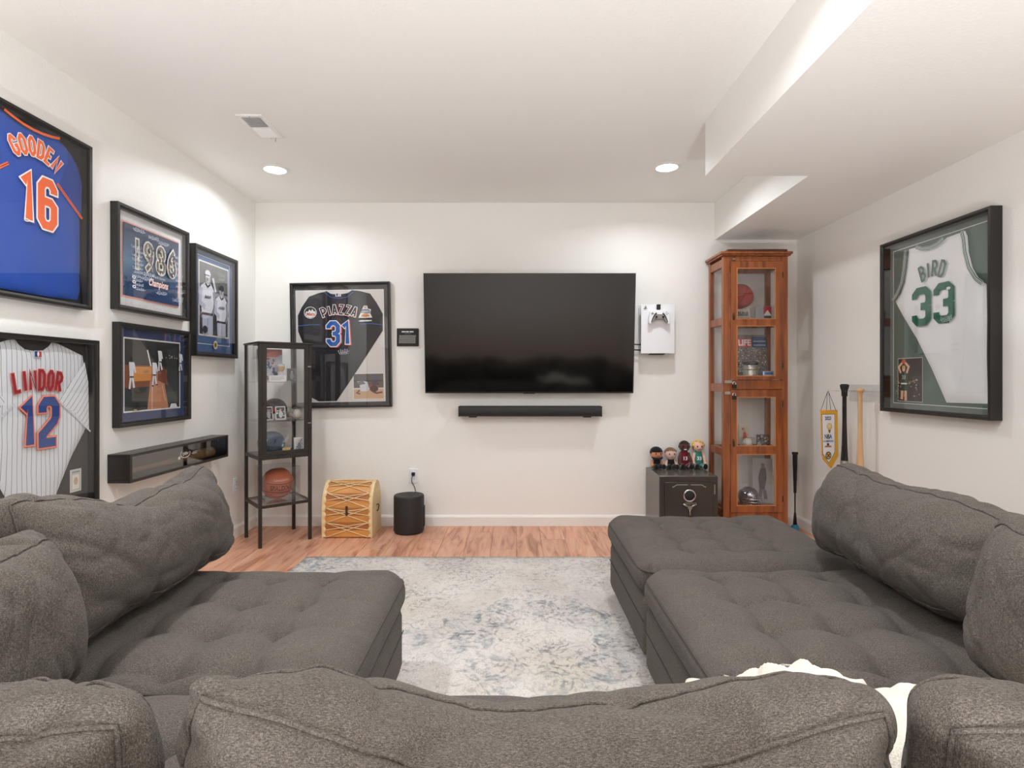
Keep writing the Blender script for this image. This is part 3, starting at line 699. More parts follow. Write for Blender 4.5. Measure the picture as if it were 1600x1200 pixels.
tc = nt.nodes.new('ShaderNodeTexCoord'); sp = nt.nodes.new('ShaderNodeSeparateXYZ'); nt.links.new(tc.outputs['Object'], sp.inputs[0])
f1 = nt.nodes.new('ShaderNodeMath'); f1.operation = 'PINGPONG'; f1.inputs[1].default_value = .0115; nt.links.new(sp.outputs[0], f1.inputs[0])
f2 = nt.nodes.new('ShaderNodeMath'); f2.operation = 'LESS_THAN'; f2.inputs[1].default_value = .0010; nt.links.new(f1.outputs[0], f2.inputs[0])
mx = nt.nodes.new('ShaderNodeMix'); mx.data_type = 'RGBA'; mx.inputs[6].default_value = s(228, 231, 236); mx.inputs[7].default_value = s(92, 98, 116)
nt.links.new(f2.outputs[0], mx.inputs[0]); nt.links.new(mx.outputs[2], b.inputs['Base Color']); b.inputs['Roughness'].default_value = .8
def cloth(name, col): return pm(name, col, .72, spec=.3, bump=(600, .2, .001), sheen=.1)
BLUE, ORANGE, WHITE, RED = s(22, 66, 158), s(240, 104, 48), s(240, 240, 240), s(158, 34, 50)
ROYAL = s(36, 70, 140)
# --- blue jersey 16
t = framed('framed_jersey', 'framed royal blue jersey lettered in orange with number 16', (LEFT, 2.335, 1.888), PI/2, .60, .775, .05, .022, s(38, 38, 42), cat='framed jersey', group='framed jerseys')
out = mirror([(0, .338), (.05, .341), (.10, .35), (.135, .36), (.19, .338), (.245, .27), (.262, .2), (.268, .05), (.268, -.30), (.255, -.345), (.15, -.352), (0, -.355)])
mb, h = jersey_panel(out, .013, .005, 1); j = mb.build('jersey', cloth('royal_blue_mesh_cloth', s(28, 74, 168)), t, smooth=True)
for sx in (-1, 1):
    sl = [(sx*.13, .152), (sx*.262, .045), (sx*.268, .20), (sx*.24, .275), (sx*.19, .325)]
    mb, h2 = jersey_panel(sl, .004, .002, 5+sx, y0=-.0255); mb.build('sleeve', cloth('blue_sleeve_cloth', s(24, 60, 142)), j, smooth=True)
    pr = Print(-.031); pr.stroke([(sx*.118, .152), (sx*.262, .036)], .0065, ORANGE); pr.stroke([(sx*.118, .152), (sx*.262, .036)], .0016, s(120, 40, 30)); pr.build('sleeve_piping', m_cloth, j)
pr = Print(-.030); pr.stroke([(-.135, .359), (-.10, .349), (-.05, .34), (0, .337), (.05, .34), (.10, .349), (.135, .359)], .0055, ORANGE); pr.build('collar_piping', m_cloth, j)
pr = Print(-.0368); block_text(pr, 'GOODEN', .005, .218, .068, .245, .0068, [(.0036, WHITE, 0, 0), (0, ORANGE, 0, 0)], sag=.045, gw=.5, gap=.42); pr.build('name_lettering', m_cloth, j)
pr = Print(-.0368); block_text(pr, '16', .012, .042, .185, .165, .0175, [(.007, WHITE, 0, 0), (0, ORANGE, 0, 0)], gw=.5, gap=.26, c=.13)
pr.ell(-.043, -.055, .012, .007, s(235, 235, 230)); pr.ell(-.043, -.055, .008, .004, s(170, 175, 185))
pr.build('number', m_cloth, j)
# --- pinstripe jersey 12
t = framed('framed_jersey', 'framed white pinstriped jersey with blue number 12 and red name', (LEFT, 2.355, .908), PI/2, .65, .90, .05, .022, s(58, 55, 53), cat='framed jersey', group='framed jerseys')
out = mirror([(0, .385), (.045, .39), (.075, .41), (.09, .428), (.12, .425), (.265, .375), (.285, .27), (.285, .03), (.20, -.09), (.12, -.235), (.085, -.33), (.07, -.40), (0, -.405)])
mb, h = jersey_panel(out, .011, .004, 2); j = mb.build('jersey', m_white_jersey, t, smooth=True)
for sx in (-1, 1):
    R_ = Matrix.Rotation(-sx*math.radians(38), 2); cc = Vector((sx*.2, .16))
    sl = [(sx*.265, .345), (sx*.288, .25), (sx*.292, .02), (sx*.2, .10), (sx*.112, .17), (sx*.17, .235)]
    loc = [tuple(R_.inverted() @ (Vector(p)-cc)) for p in sl]
    mb, _h = jersey_panel(loc, .004, .002, 8+sx, y0=0); o = mb.build('sleeve', m_white_jersey, j, smooth=True)
    o.location = (cc.x, -.0245, cc.y); o.rotation_euler = (0, sx*math.radians(38), 0)
    pr = Print(-.0315); pr.stroke([(sx*.112, .166), (sx*.2, .094), (sx*.292, .014)], .0035, s(214, 216, 220)); pr.build('sleeve_cuff', m_cloth, j)
pr = Print(-.034); block_text(pr, 'LINDOR', 0, .25, .078, .235, .0066, [(.0028, s(226, 120, 104), 0, 0), (0, RED, 0, 0)], sag=.012, gw=.52, gap=.44); pr.build('name_lettering', m_cloth, j)
pr = Print(-.034); block_text(pr, '12', 0, .08, .178, .172, .0195, [(.0085, ORANGE, 0, 0), (.005, WHITE, 0, 0), (.0035, ORANGE, 0, 0), (0, ROYAL, 0, 0)], gw=.5, gap=.26, c=.12); pr.build('number', m_cloth, j)
pr = Print(-.031); pr.rect(-.019, .358, .019, .386, s(225, 228, 232)); pr.rect(-.017, .36, -.001, .384, s(30, 60, 130)); pr.rect(.001, .36, .017, .384, s(190, 70, 70)); pr.ell(0, .372, .005, .010, WHITE); pr.build('league_tag', m_cloth, j)
pr = Print(-.0105); pr.rect(.195, -.26, .262, -.155, s(214, 212, 205)); pr.rect(.203, -.252, .254, -.176, s(190, 190, 182)); pr.rect(.208, -.247, .249, -.18, s(232, 230, 222)); pr.ell(.229, -.21, .012, .018, s(200, 176, 150)); pr.rect(.205, -.172, .252, -.163, s(150, 152, 160)); pr.build('trading_card', m_print, t)
# --- 1986 photograph
RS = random.Random(11)
t = framed('framed_photograph', 'framed dark blue photograph of a big silver 1986 with white signatures', (LEFT, 3.131, 1.805), PI/2, .625, .55, .04, .026, s(236, 236, 238), group='framed photographs on the left wall')
pr = Print(-.011); W, H = .475, .383
pr.rect(-W/2-.010, -H/2-.010, W/2+.010, H/2+.010, s(238, 170, 150)); pr.rect(-W/2, -H/2, W/2, H/2, s(40, 72, 116))
for k in range(10): pr.rect(-W/2, -H/2+.075+k*.012, W/2, -H/2+.075+(k+1)*.012, s(40+5*k, 72+6*k, 116+5*k))
for k in range(16): pr.rect(-W/2, -H/2+.195+k*.0117, W/2, -H/2+.195+(k+1)*.0117+.0005, s(88-4*k, 122-5*k, 158-5*k))
pr.poly([(-.07, -H/2), (W/2, -H/2), (W/2, -H/2+.05), (-.04, -H/2+.07)], s(16, 62, 116))
for ch, xx in (('1', -.135), ('9', -.05), ('8', .045), ('6', .135)):
    put_text(pr, ch, xx, .035, .225, s(226, 222, 214), bold=.010, sx=.82); put_text(pr, ch, xx, .035, .225, s(120, 116, 110), bold=.001, sx=.82)
    for k in range(26): pr.ell(xx+RS.uniform(-.032, .032) if ch != '1' else xx+RS.uniform(-.008, .008), .035+RS.uniform(-.07, .07), RS.uniform(.003, .008), RS.uniform(.005, .011), RS.choice([s(235, 232, 226), s(200, 196, 188), s(90, 88, 90), s(180, 160, 120), s(60, 70, 96)]), 7)
put_text(pr, 'World Series', 0, -.062, .022, s(196, 210, 226), shear=.3); put_text(pr, 'Champions', 0, -.098, .056, s(240, 150, 120), shear=.35, bold=.002, width=.17); put_text(pr, 'Champions', 0, -.098, .056, WHITE, shear=.35, width=.17)
for k in range(11): pr.scribble(-.165+RS.uniform(-.02, .02), .07-.022*k, .07, .016, s(214, 224, 236), RS, .0008, 5)
for k in range(8): pr.scribble(.185+RS.uniform(-.01, .01), .09-.034*k, .06, .015, s(214, 224, 236), RS, .0008, 5)
for xx, zz in ((-.17, .162), (-.05, .15), (.04, .14), (-.09, -.06), (-.1, -.085), (.02, -.145), (.17, -.165)): pr.scribble(xx, zz, .09, .022, s(222, 230, 240), RS, .0009, 6)
for zz in (-.095, -.12, -.145): pr.ell(-.212, zz, .014, .009, s(222, 226, 230)); pr.ell(-.212, zz, .006, .004, s(70, 90, 130))
pr.build('photo_print', m_print, t)
# --- baseball field photograph
t = framed('framed_photograph', 'framed night baseball photograph of white uniformed players in a navy mat', (LEFT, 3.147, 1.194), PI/2, .63, .545, .04, .026, s(52, 68, 112), group='framed photographs on the left wall')
pr = Print(-.011); W, H = .495, .40
pr.rect(-W/2, -H/2, W/2, H/2, s(240, 240, 240)); a, c_ = W/2-.008, H/2-.008
pr.rect(-a, -c_, a, c_, s(38, 50, 50)); pr.rect(-a, .04, a, c_, s(30, 34, 36)); pr.poly([(-a, .06), (-.02, .06), (-.08, c_), (-a, c_)], s(58, 54, 50))
pr.poly([(-a, -.07), (.1, -.06), (.12, .03), (-.02, .055), (-a, .055)], s(132, 74, 48)); pr.poly([(-a+.05, -.035), (0, -.03), (0, .048), (-a+.05, .045)], s(214, 142, 62))
pr.poly([(-.06, -c_), (.13, -c_), (.07, .04), (-.02, .04)], s(190, 130, 96)); pr.poly([(.03, -.03), (.13, -.06), (.09, .05), (.03, .05)], s(120, 62, 44))
pr.stroke([(-.02, -c_), (-.018, -.06)], .004, s(214, 190, 170)); pr.stroke([(.1, -.15), (.07, -.06)], .003, s(206, 190, 176)); pr.stroke([(-.06, .14), (-.03, .05)], .005, s(235, 235, 235))
def player(x, z, k, col=s(226, 228, 236), dark=s(28, 30, 40), lean=.0):
    pr.stroke([(x-.004*k+lean, z-.005*k), (x-.012*k, z-.06*k)], .006*k, col); pr.stroke([(x+.006*k+lean, z-.005*k), (x+.016*k, z-.055*k)], .006*k, col)
    pr.poly([(x-.016*k+lean, z+.055*k), (x+.016*k+lean, z+.055*k), (x+.012*k, z-.01*k), (x-.012*k, z-.01*k)], col); pr.stroke([(x+.014*k+lean, z+.05*k), (x+.024*k+lean, z+.01*k)], .005*k, col)
    pr.ell(x+lean, z+.068*k, .009*k, .011*k, dark, 10); pr.rect(x-.02*k, z-.068*k, x-.006*k, z-.06*k, dark); pr.rect(x+.012*k, z-.062*k, x+.026*k, z-.055*k, dark); pr.rect(x-.012*k, z-.012*k, x+.012*k, z-.005*k, dark)
player(-.19, .0, 1.25); player(-.005, .01, 1.1); player(.045, .085, 1.0, lean=-.006); player(.235, .08, .9)
pr.ell(-.15, -.155, .016, .02, s(24, 26, 34)); pr.poly([(-.19, -c_), (-.12, -c_), (-.13, -.165), (-.17, -.17)], s(20, 22, 30)); pr.rect(-.185, -c_, -.16, -c_+.008, s(200, 160, 120))
pr.ell(.16, -.15, .01, .014, s(40, 44, 60)); pr.poly([(.125, -c_), (.2, -c_), (.185, -.168), (.14, -.168)], s(225, 228, 234))
for k in range(14): pr.ell(RS.uniform(.08, a-.01), RS.uniform(.10, .125), .004, .004, RS.choice([s(190, 200, 205), s(120, 140, 150), s(220, 220, 220)]), 6)
pr.scribble(-.09, .02, .04, .02, s(60, 44, 40), RS, .0008, 4); pr.build('photo_print', m_print, t)
# --- two players
t = framed('framed_photograph', 'tall framed black and white photograph of two baseball players in a blue mat', (LEFT, 3.782, 1.677), PI/2, .54, .715, .04, .028, s(66, 96, 142), group='framed photographs on the left wall')
pr = Print(-.011); pr.ring(-.205, -.275, .205, .305, .004, s(225, 228, 235))
W, H = .36, .475; z0 = .027
pr.rect(-W/2-.012, z0-H/2-.012, W/2+.012, z0+H/2+.012, s(150, 160, 180)); pr.rect(-W/2-.008, z0-H/2-.008, W/2+.008, z0+H/2+.008, s(238, 232, 226)); pr.rect(-W/2, z0-H/2, W/2, z0+H/2, s(112, 112, 112))
pr.rect(-W/2, z0-H/2, W/2, z0+.07, s(62, 66, 76)); pr.rect(-W/2, z0+.03, W/2, z0+.055, s(140, 142, 150)); pr.rect(-W/2, z0-.20, W/2, z0-.12, s(46, 48, 58))
for xx, zt, k in ((-.085, z0+.155, 1.08), (.085, z0+.085, .95)):
    g1, g2, dk = s(226, 228, 238), s(190, 194, 214), s(36, 40, 54)
    pr.poly([(xx-.055*k, z0-H/2), (xx-.06*k, zt-.235*k), (xx+.06*k, zt-.235*k), (xx+.06*k, z0-H/2)], g2); pr.stroke([(xx, z0-H/2), (xx+.003, zt-.26*k)], .003, s(130, 134, 150))
    pr.poly([(xx-.065*k, zt-.235*k), (xx-.075*k, zt-.07*k), (xx-.03*k, zt-.045*k), (xx+.035*k, zt-.045*k), (xx+.075*k, zt-.08*k), (xx+.062*k, zt-.235*k)], g1)
    pr.stroke([(xx-.07*k, zt-.08*k), (xx-.085*k, zt-.17*k), (xx-.03*k, zt-.2*k)], .016*k, g2); pr.stroke([(xx+.07*k, zt-.09*k), (xx+.085*k, zt-.18*k), (xx+.05*k, zt-.24*k)], .014*k, s(150, 150, 160))
    pr.rect(xx-.062*k, zt-.243*k, xx+.06*k, zt-.228*k, dk); pr.stroke([(xx-.028*k, zt-.05*k), (xx, zt-.068*k), (xx+.028*k, zt-.05*k)], .006, dk)
    pr.ell(xx, zt-.015*k, .028*k, .035*k, s(190, 186, 184)); pr.ell(xx, zt+.012*k, .031*k, .024*k, g1 if xx < 0 else dk); pr.rect(xx-.034*k, zt+.0*k, xx+.02*k, zt+.006*k, dk); pr.ell(xx-.008, zt-.022*k, .012, .012, s(120, 116, 116), 10)
    pr.scribble(xx, zt-.13*k, .075, .02, s(60, 64, 84), RS, .002, 5)
pr.stroke([(-.03, z0+.15), (.005, z0+.06)], .012, s(215, 218, 226)); pr.ell(-.125, z0-.205, .03, .025, s(34, 36, 44)); pr.scribble(.08, z0+.19, .1, .03, s(180, 180, 180), RS, .001, 6); pr.scribble(.08, z0+.16, .08, .02, s(180, 180, 180), RS, .001, 5)
pr.ell(0, -.275, .026, .028, s(226, 214, 190)); pr.ell(0, -.275, .018, .02, s(180, 140, 70)); pr.ell(0, -.275, .007, .013, s(60, 40, 30))
pr.build('photo_print', m_print, t)
# --- black jersey 31 on the back wall, hung a touch askew
t = framed('framed_jersey', 'framed black jersey with blue number 31 hung slightly crooked on the back wall', (-1.359, BACK, 1.438), 0, .79, .99, .038, .02, s(72, 70, 70), ry=math.radians(-1.0), cat='framed jersey', group='framed jerseys')
def q31(zx, zy): return ((zx-508)/990, (593-zy)/990)
pr = Print(-.0102); x0, z0 = q31(152, 1040); x1, z1 = q31(846, 158); pr.rect(x0, z0, x1, z1, s(214, 210, 206)); pr.ring(x0, z0, x1, z1, .004, s(236, 234, 232)); pr.build('window_mat', m_print, t)
out = [q31(*p) for p in [(400, 168), (330, 182), (258, 208), (200, 290), (168, 355), (168, 480), (215, 600), (232, 760), (262, 1000), (320, 1032), (462, 1032), (600, 835), (720, 655), (834, 485), (836, 352), (790, 265), (740, 192), (660, 170), (600, 162), (560, 185), (490, 195), (430, 188)]]
mb, h = jersey_panel(out, .008, .003, 3, y0=-.012); j = mb.build('jersey', cloth('black_jersey_cloth', s(34, 33, 38)), t, smooth=True)
pr = Print(-.0235); P3 = lambda L_: [q31(*p) for p in L_]
pr.stroke(P3([(392, 172), (430, 205), (492, 218), (560, 208), (606, 170)]), .009, s(20, 26, 46)); pr.stroke(P3([(386, 178), (428, 214), (492, 228), (564, 217), (612, 176)]), .002, s(66, 104, 176))
pr.stroke(P3([(172, 438), (260, 430), (345, 430)]), .0025, s(70, 110, 185)); pr.stroke(P3([(660, 430), (750, 428), (834, 440)]), .0025, s(70, 110, 185))
x, z = q31(492, 198); pr.rect(x-.022, z-.014, x+.022, z+.014, s(214, 214, 216)); pr.rect(x-.016, z-.01, x-.002, z+.01, s(40, 60, 110)); pr.rect(x+.002, z-.01, x+.016, z+.01, s(190, 180, 180)); pr.build('collar', m_cloth, j)
pr = Print(-.0268); x, z = q31(497, 335); block_text(pr, 'PIAZZA', x, z-.008, .068, .275, .0062, [(.0052, s(240, 130, 100), .0015, -.002), (.0042, WHITE, 0, 0), (0, s(28, 27, 32), 0, 0)], sag=.028, gw=.55, gap=.44); pr.build('name_lettering', m_cloth, j)
pr = Print(-.0268); x, z = q31(492, 503); block_text(pr, '31', x+.008, z, .165, .178, .0165, [(.0065, s(236, 104, 60), .008, -.004), (.0065, WHITE, 0, 0), (0, s(24, 92, 176), 0, 0)], gw=.52, gap=.2, c=.15); pr.build('number', m_cloth, j)
pr = Print(-.0268); x, z = q31(272, 335); pr.ell(x, z, .05, .047, WHITE, 28); pr.ell(x, z, .046, .043, s(36, 36, 40), 28)
pr.poly([(x-.04, z-.005), (x-.03, z+.012), (x-.018, z+.006), (x-.008, z+.025), (x+.006, z+.012), (x+.016, z+.028), (x+.03, z+.008), (x+.04, z+.012), (x+.043, z-.008)], s(226, 226, 228))
pr.poly([(x-.043, z-.008), (x+.043, z-.008), (x+.03, z-.032), (x, z-.042), (x-.03, z-.032)], s(235, 235, 236)); put_text(pr, 'Mets', x, z-.014, .034, s(214, 80, 50), shear=.3, bold=.001); pr.build('sleeve_patch', m_cloth, j)
pr = Print(-.0268); x, z = q31(703, 338); pr.poly([(x-.055, z-.045), (x-.035, z+.0), (x-.022, z+.028), (x-.012, z+.05), (x+.016, z+.05), (x+.02, z+.028), (x+.046, z+.02), (x+.038, z-.01), (x+.055, z-.045)], s(240, 236, 226))
pr.poly([(x-.04, z-.005), (x-.02, z+.025), (x+.02, z+.025), (x+.04, z+.012), (x+.034, z-.012)], s(96, 130, 176)); pr.ell(x, z-.025, .026, .016, s(226, 150, 90)); pr.rect(x-.012, z+.03, x+.012, z+.045, s(190, 160, 120)); pr.scribble(x, z+.005, .06, .014, s(230, 210, 160), RS, .0014, 5); pr.scribble(x, z-.03, .07, .012, s(150, 90, 60), RS, .0012, 5); pr.build('sleeve_patch', m_cloth, j)
pr = Print(-.0268); x, z = q31(703, 406); pr.scribble(x, z, .095, .008, s(230, 230, 230), RS, .0028, 9); x, z = q31(525, 640); pr.scribble(x, z, .085, .035, s(200, 204, 214), RS, .0011, 5); pr.scribble(x, z-.018, .07, .02, s(200, 204, 214), RS, .001, 4); pr.build('signature', m_cloth, j)
pr = Print(-.0122); x0, z0 = q31(598, 1018); x1, z1 = q31(833, 822); ux = lambda u: x0+(x1-x0)*u; uz = lambda v: z0+(z1-z0)*v; PP = lambda L_: [(ux(a), uz(b_)) for a, b_ in L_]
pr.rect(x0-.005, z0-.005, x1+.005, z1+.005, s(232, 230, 226)); pr.rect(x0, z0, x1, z1, s(92, 86, 84)); pr.rect(x0, z0, x1, uz(.42), s(206, 170, 136)); pr.rect(x0, uz(.38), x1, uz(.44), s(214, 206, 196)); pr.rect(x0, uz(.7), x1, uz(.74), s(60, 58, 60))
pr.poly(PP([(.12, .7), (.3, .72), (.46, .68), (.52, .4), (.46, .3), (.24, .3), (.2, .55)]), s(206, 208, 212)); pr.poly(PP([(.1, .66), (.3, .74), (.4, .6), (.2, .55)]), s(110, 112, 122)); pr.poly(PP([(.5, .55), (.78, .6), (.84, .5), (.8, .34), (.56, .32)]), s(150, 92, 70)); pr.poly(PP([(.58, .74), (.8, .76), (.86, .55), (.62, .5)]), s(70, 66, 72))
pr.ell(ux(.72), uz(.85), .016, .018, s(80, 84, 130)); pr.ell(ux(.68), uz(.4), .034, .026, s(74, 48, 40)); pr.stroke(PP([(.2, .34), (.1, .24), (.22, .2)]), .007, s(120, 92, 80)); pr.stroke(PP([(.62, .3), (.76, .22), (.96, .26)]), .006, s(90, 60, 46)); pr.build('photo_print', m_print, t)
# --- white tank jersey 33 on the right wall
t = framed('framed_jersey', 'deep framed white tank jersey with green number 33 on the right wall', (RIGHT, 2.944, 1.478), -PI/2, .77, .995, .056, .022, s(112, 122, 116), cat='framed jersey', group='framed jerseys')
pr = Print(-.0102); pr.ring(-.335, -.448, .335, .448, .0035, s(226, 230, 226)); pr.rect(-.331, -.444, .331, .444, s(86, 104, 96)); pr.build('window_mat', m_print, t)
out = [(-.12, .428), (-.075, .407), (-.026, .40), (.03, .407), (.075, .428), (.19, .432), (.205, .40), (.212, .32), (.235, .24), (.275, .175), (.315, .145), (.318, 0), (.316, -.2), (.322, -.422), (.072, -.428), (-.03, -.25), (-.14, -.08), (-.25, .06), (-.312, .15), (-.27, .185), (-.232, .25), (-.215, .33), (-.205, .395), (-.20, .43)]
mb, h = jersey_panel(out, .012, .004, 6); j = mb.build('jersey', cloth('white_jersey_cloth', s(238, 239, 240)), t, smooth=True)
GREEN = s(24, 96, 74); pr = Print(-.033)
for hw_, col in ((.011, s(235, 238, 236)), (.0095, s(60, 96, 84)), (.005, s(236, 238, 236)), (.002, s(60, 96, 84))):
    pr.stroke([(.192, .43), (.203, .39), (.212, .32), (.235, .242), (.275, .18), (.312, .15)], hw_, col); pr.stroke([(-.203, .425), (-.208, .39), (-.216, .33), (-.233, .25), (-.27, .19), (-.308, .156)], hw_, col); pr.stroke([(-.12, .424), (-.075, .403), (-.026, .397), (.03, .403), (.075, .424)], hw_*.9, col)
pr.build('trim_bands', m_cloth, j)
pr = Print(-.034); block_text(pr, 'BIRD', -.002, .262, .078, .172, .0064, [(0, s(84, 110, 100), 0, 0)], sag=.018, gw=.5, gap=.4); pr.build('name_lettering', m_cloth, j)
pr = Print(-.034); block_text(pr, '33', 0, .09, .172, .258, .020, [(0, GREEN, 0, 0)], gw=.52, gap=.3, c=.12); pr.ell(.11, .16, .014, .008, s(220, 224, 222)); pr.scribble(.095, .01, .08, .02, s(190, 205, 200), RS, .0009, 6); pr.scribble(.1, -.004, .06, .014, s(190, 205, 200), RS, .0009, 5); pr.build('number', m_cloth, j)
pr = Print(-.0122); x0, z0, x1, z1 = -.29, -.432, -.1, -.189
pr.rect(x0-.003, z0-.003, x1+.003, z1+.003, s(210, 210, 206)); pr.rect(x0, z0, x1, z1, s(50, 40, 38))
for k in range(110): pr.ell(x0+.006+RS.random()*(x1-x0-.012), z0+.006+RS.random()*.13, RS.uniform(.003, .006), RS.uniform(.003, .007), RS.choice([s(120, 86, 70), s(190, 170, 150), s(90, 40, 40), s(60, 60, 80), s(200, 150, 70), s(30, 28, 30)]), 6)
cx_ = (x0+x1)/2-.008; pr.stroke([(cx_-.012, z0+.09), (cx_-.018, z0+.01)], .010, s(214, 168, 140)); pr.stroke([(cx_+.012, z0+.09), (cx_+.014, z0+.005)], .010, s(214, 168, 140)); pr.rect(cx_-.024, z0+.06, cx_+.024, z0+.1, s(26, 60, 48)); pr.rect(cx_-.024, z0+.096, cx_+.024, z0+.104, s(214, 214, 208)); pr.poly([(cx_-.022, z0+.104), (cx_+.022, z0+.104), (cx_+.024, z0+.165), (cx_-.024, z0+.165)], s(28, 66, 52)); put_text(pr, '33', cx_, z0+.135, .03, s(214, 214, 208))
pr.stroke([(cx_-.024, z0+.16), (cx_-.04, z0+.195), (cx_-.012, z0+.218)], .007, s(220, 172, 142)); pr.stroke([(cx_+.024, z0+.16), (cx_+.04, z0+.195), (cx_+.012, z0+.218)], .007, s(220, 172, 142)); pr.ell(cx_, z0+.183, .012, .015, s(222, 180, 150)); pr.ell(cx_, z0+.194, .013, .009, s(206, 170, 100)); pr.ell(cx_, z0+.226, .015, .014, s(196, 92, 50)); pr.build('photo_print', m_print, t)

# --- plaque
t = thing('wall_plaque', ((637-801)*4.40/865, BACK, 1.18+(590-527)*4.40/865), 'small black engraved plaque between the black jersey and the television', 'plaque')
MB().box(-.087, .087, -.012, -.0005, -.071, .071).build('plate', m_blackmat, t, bevel=.003)
pr = Print(-.0125); [pr.rect(a, .039, a+w2, .049, s(214, 214, 210)) for a, w2 in ((-.047, .03), (-.013, .024), (.016, .031))]; pr.rect(-.024, .028, .026, .0315, s(120, 118, 116))
for k in range(9):
    xx = -.066
    while xx < .064:
        ww = RS.uniform(.006, .017); pr.rect(xx, .012-k*.0075, min(xx+ww, .067), .0155-k*.0075, s(176, 174, 170)); xx += ww+.003
pr.build('engraving', m_print, t)
# --- television
tv = thing('television', (.13, 4.295, 1.52), 'large black flat television tilted down on the back wall', 'television', rot=(math.radians(5.6), 0, 0))
W, H = 1.626, .925
m_screen = pm('dark_glossy_screen', s(9, 9, 10), .09, spec=.55); m_bez = pm('dark_metal_bezel', s(62, 60, 58), .3, metal=.8)
MB().box(-W/2, W/2, -.012, .022, -H/2, H/2).build('body', m_blackmat, tv, bevel=.004)
mb = MB()
for a in ((-W/2, W/2, H/2-.006, H/2), (-W/2, W/2, -H/2, -H/2+.012), (-W/2, -W/2+.006, -H/2+.012, H/2-.006), (W/2-.006, W/2, -H/2+.012, H/2-.006)): mb.box(a[0], a[1], -.0165, -.0122, a[2], a[3])
mb.build('bezel', m_bez, tv); MB().box(-W/2+.006, W/2-.006, -.0145, -.0122, -H/2+.012, H/2-.006).build('screen', m_screen, tv)
MB().box(-.045, .045, -.019, -.0165, -H/2-.004, -H/2+.008).build('logo_bar', m_bez, tv)
mb = MB().box(-.25, .25, .022, .05, -.2, .2).build('wall_mount', m_blackmat, tv)
# --- soundbar
t = thing('soundbar', (.1365, BACK, .9165), 'long black soundbar mounted under the television', 'soundbar')
mb = MB(); sec = [(0, -.04), (-.09, -.04), (-.104, -.033), (-.11, -.015), (-.11, .018), (-.104, .034), (-.092, .04), (0, .04)]; k = len(sec)
V = [(-.555, y-.002, z) for y, z in sec]+[(.555, y-.002, z) for y, z in sec]; mb.add(V, [tuple(range(k)), tuple(range(2*k-1, k-1, -1))]+[(i, i+k, (i+1) % k+k, (i+1) % k) for i in range(k)])
m_grille = pm('black_perforated_grille', s(28, 27, 28), .5, bump=(900, .5, .002)); mb.build('grille', m_grille, t, smooth='auto')
for sx in (-1, 1): MB().box(sx*.555-.004, sx*.555+.004, -.112, -.003, -.041, .041).build('end_cap', m_black, t, bevel=.003); MB().box(sx*.45-.03, sx*.45+.03, -.07, -.003, -.049, -.0405).build('bracket', m_blackmat, t)
# --- game console with controller
t = thing('game_console', (1.1335, BACK, 1.5605), 'white upright game console mounted beside the television', 'game console')
x0, x1, z0, z1 = -.13, .13, -.1915, .1915
def shell(y0, y1, bow, ext):
    mb = MB(); nx, nz = 14, 18; V = []
    for sgn in (0, 1):
        for k in range(nz+1):
            for i in range(nx+1):
                u, v = 2*i/nx-1, 2*k/nz-1; x = .13*u*(1+.01*ext*abs(v)); z = .1915*v
                y = y0-bow*(1-u*u*.8)*(1-.3*v*v)+ (y1-y0)*sgn
                V.append((x, y, z))
    n1 = (nx+1)*(nz+1); fs = []
    for k in range(nz):
        for i in range(nx):
            a = k*(nx+1)+i; fs.append((a, a+1, a+nx+2, a+nx+1)); fs.append((n1+a, n1+a+nx+1, n1+a+nx+2, n1+a+1))
    for k in range(nz):
        a = k*(nx+1); c = a+nx; fs += [(a, a+nx+1, n1+a+nx+1, n1+a), (c, n1+c, n1+c+nx+1, c+nx+1)]
    for i in range(nx):
        a = i; c = nz*(nx+1)+i; fs += [(a, n1+a, n1+a+1, a+1), (c, c+1, n1+c+1, n1+c)]
    return mb.add(V, fs)
MB().box(-.118, .121, -.078, -.024, -.186, .186).build('core', m_black, t, bevel=.006)
shell(-.085, -.079, .014, 1).build('front_panel', m_white, t, smooth='auto'); shell(-.02, -.016, .002, 1).build('back_panel', m_white, t, smooth='auto')
MB().box(-.05, .06, -.07, -.002, -.199, -.187).build('mount_foot', m_blackmat, t)
MB().box(-.1, .1, -.0155, -.001, -.12, .12).build('wall_bracket', m_blackmat, t)
pr = Print(-.0985); xx, zz = -.098, .165; pr.stroke([(xx-.003, zz-.012), (xx-.003, zz+.012), (xx+.005, zz+.007), (xx+.004, zz+.001)], .0022, s(60, 60, 66)); pr.stroke([(xx-.014, zz-.008), (xx, zz-.004), (xx+.013, zz-.007)], .002, s(60, 60, 66)); pr.build('logo', m_print, t)
MB().box(-.014, .014, -.118, -.1, .148, .188).build('controller_hook', m_blackmat, t, bevel=.002)
for zz in (-.12, -.163): MB().tube([(-.118, -.05, zz), (-.15, -.05, zz), (-.19, -.045, zz+.002), (-.24, -.03, zz+.01)], .005, 8).build('cable', m_blackmat, t, smooth=True)
g = thing('game_controller', (1.1335, BACK-.112, 1.655), 'white and black game controller hanging on the console', 'game controller')
half = [(0, .046), (.03, .05), (.055, .047), (.070, .034), (.078, .005), (.083, -.035), (.081, -.058), (.072, -.064), (.062, -.055), (.05, -.03), (.038, -.020), (0, -.020)]
MB().prism(mirror(half), -.028, .004).build('body', m_white, g, bevel=.008, seg=3)
half = [(0, .022), (.026, .024), (.036, .012), (.05, -.012), (.066, -.048), (.058, -.053), (.046, -.039), (.036, -.024), (0, -.024)]
MB().prism(mirror(half), -.0285, .0).build('grip_plate', pm('grey_controller_plate', s(140, 136, 136), .5), g, bevel=.002)
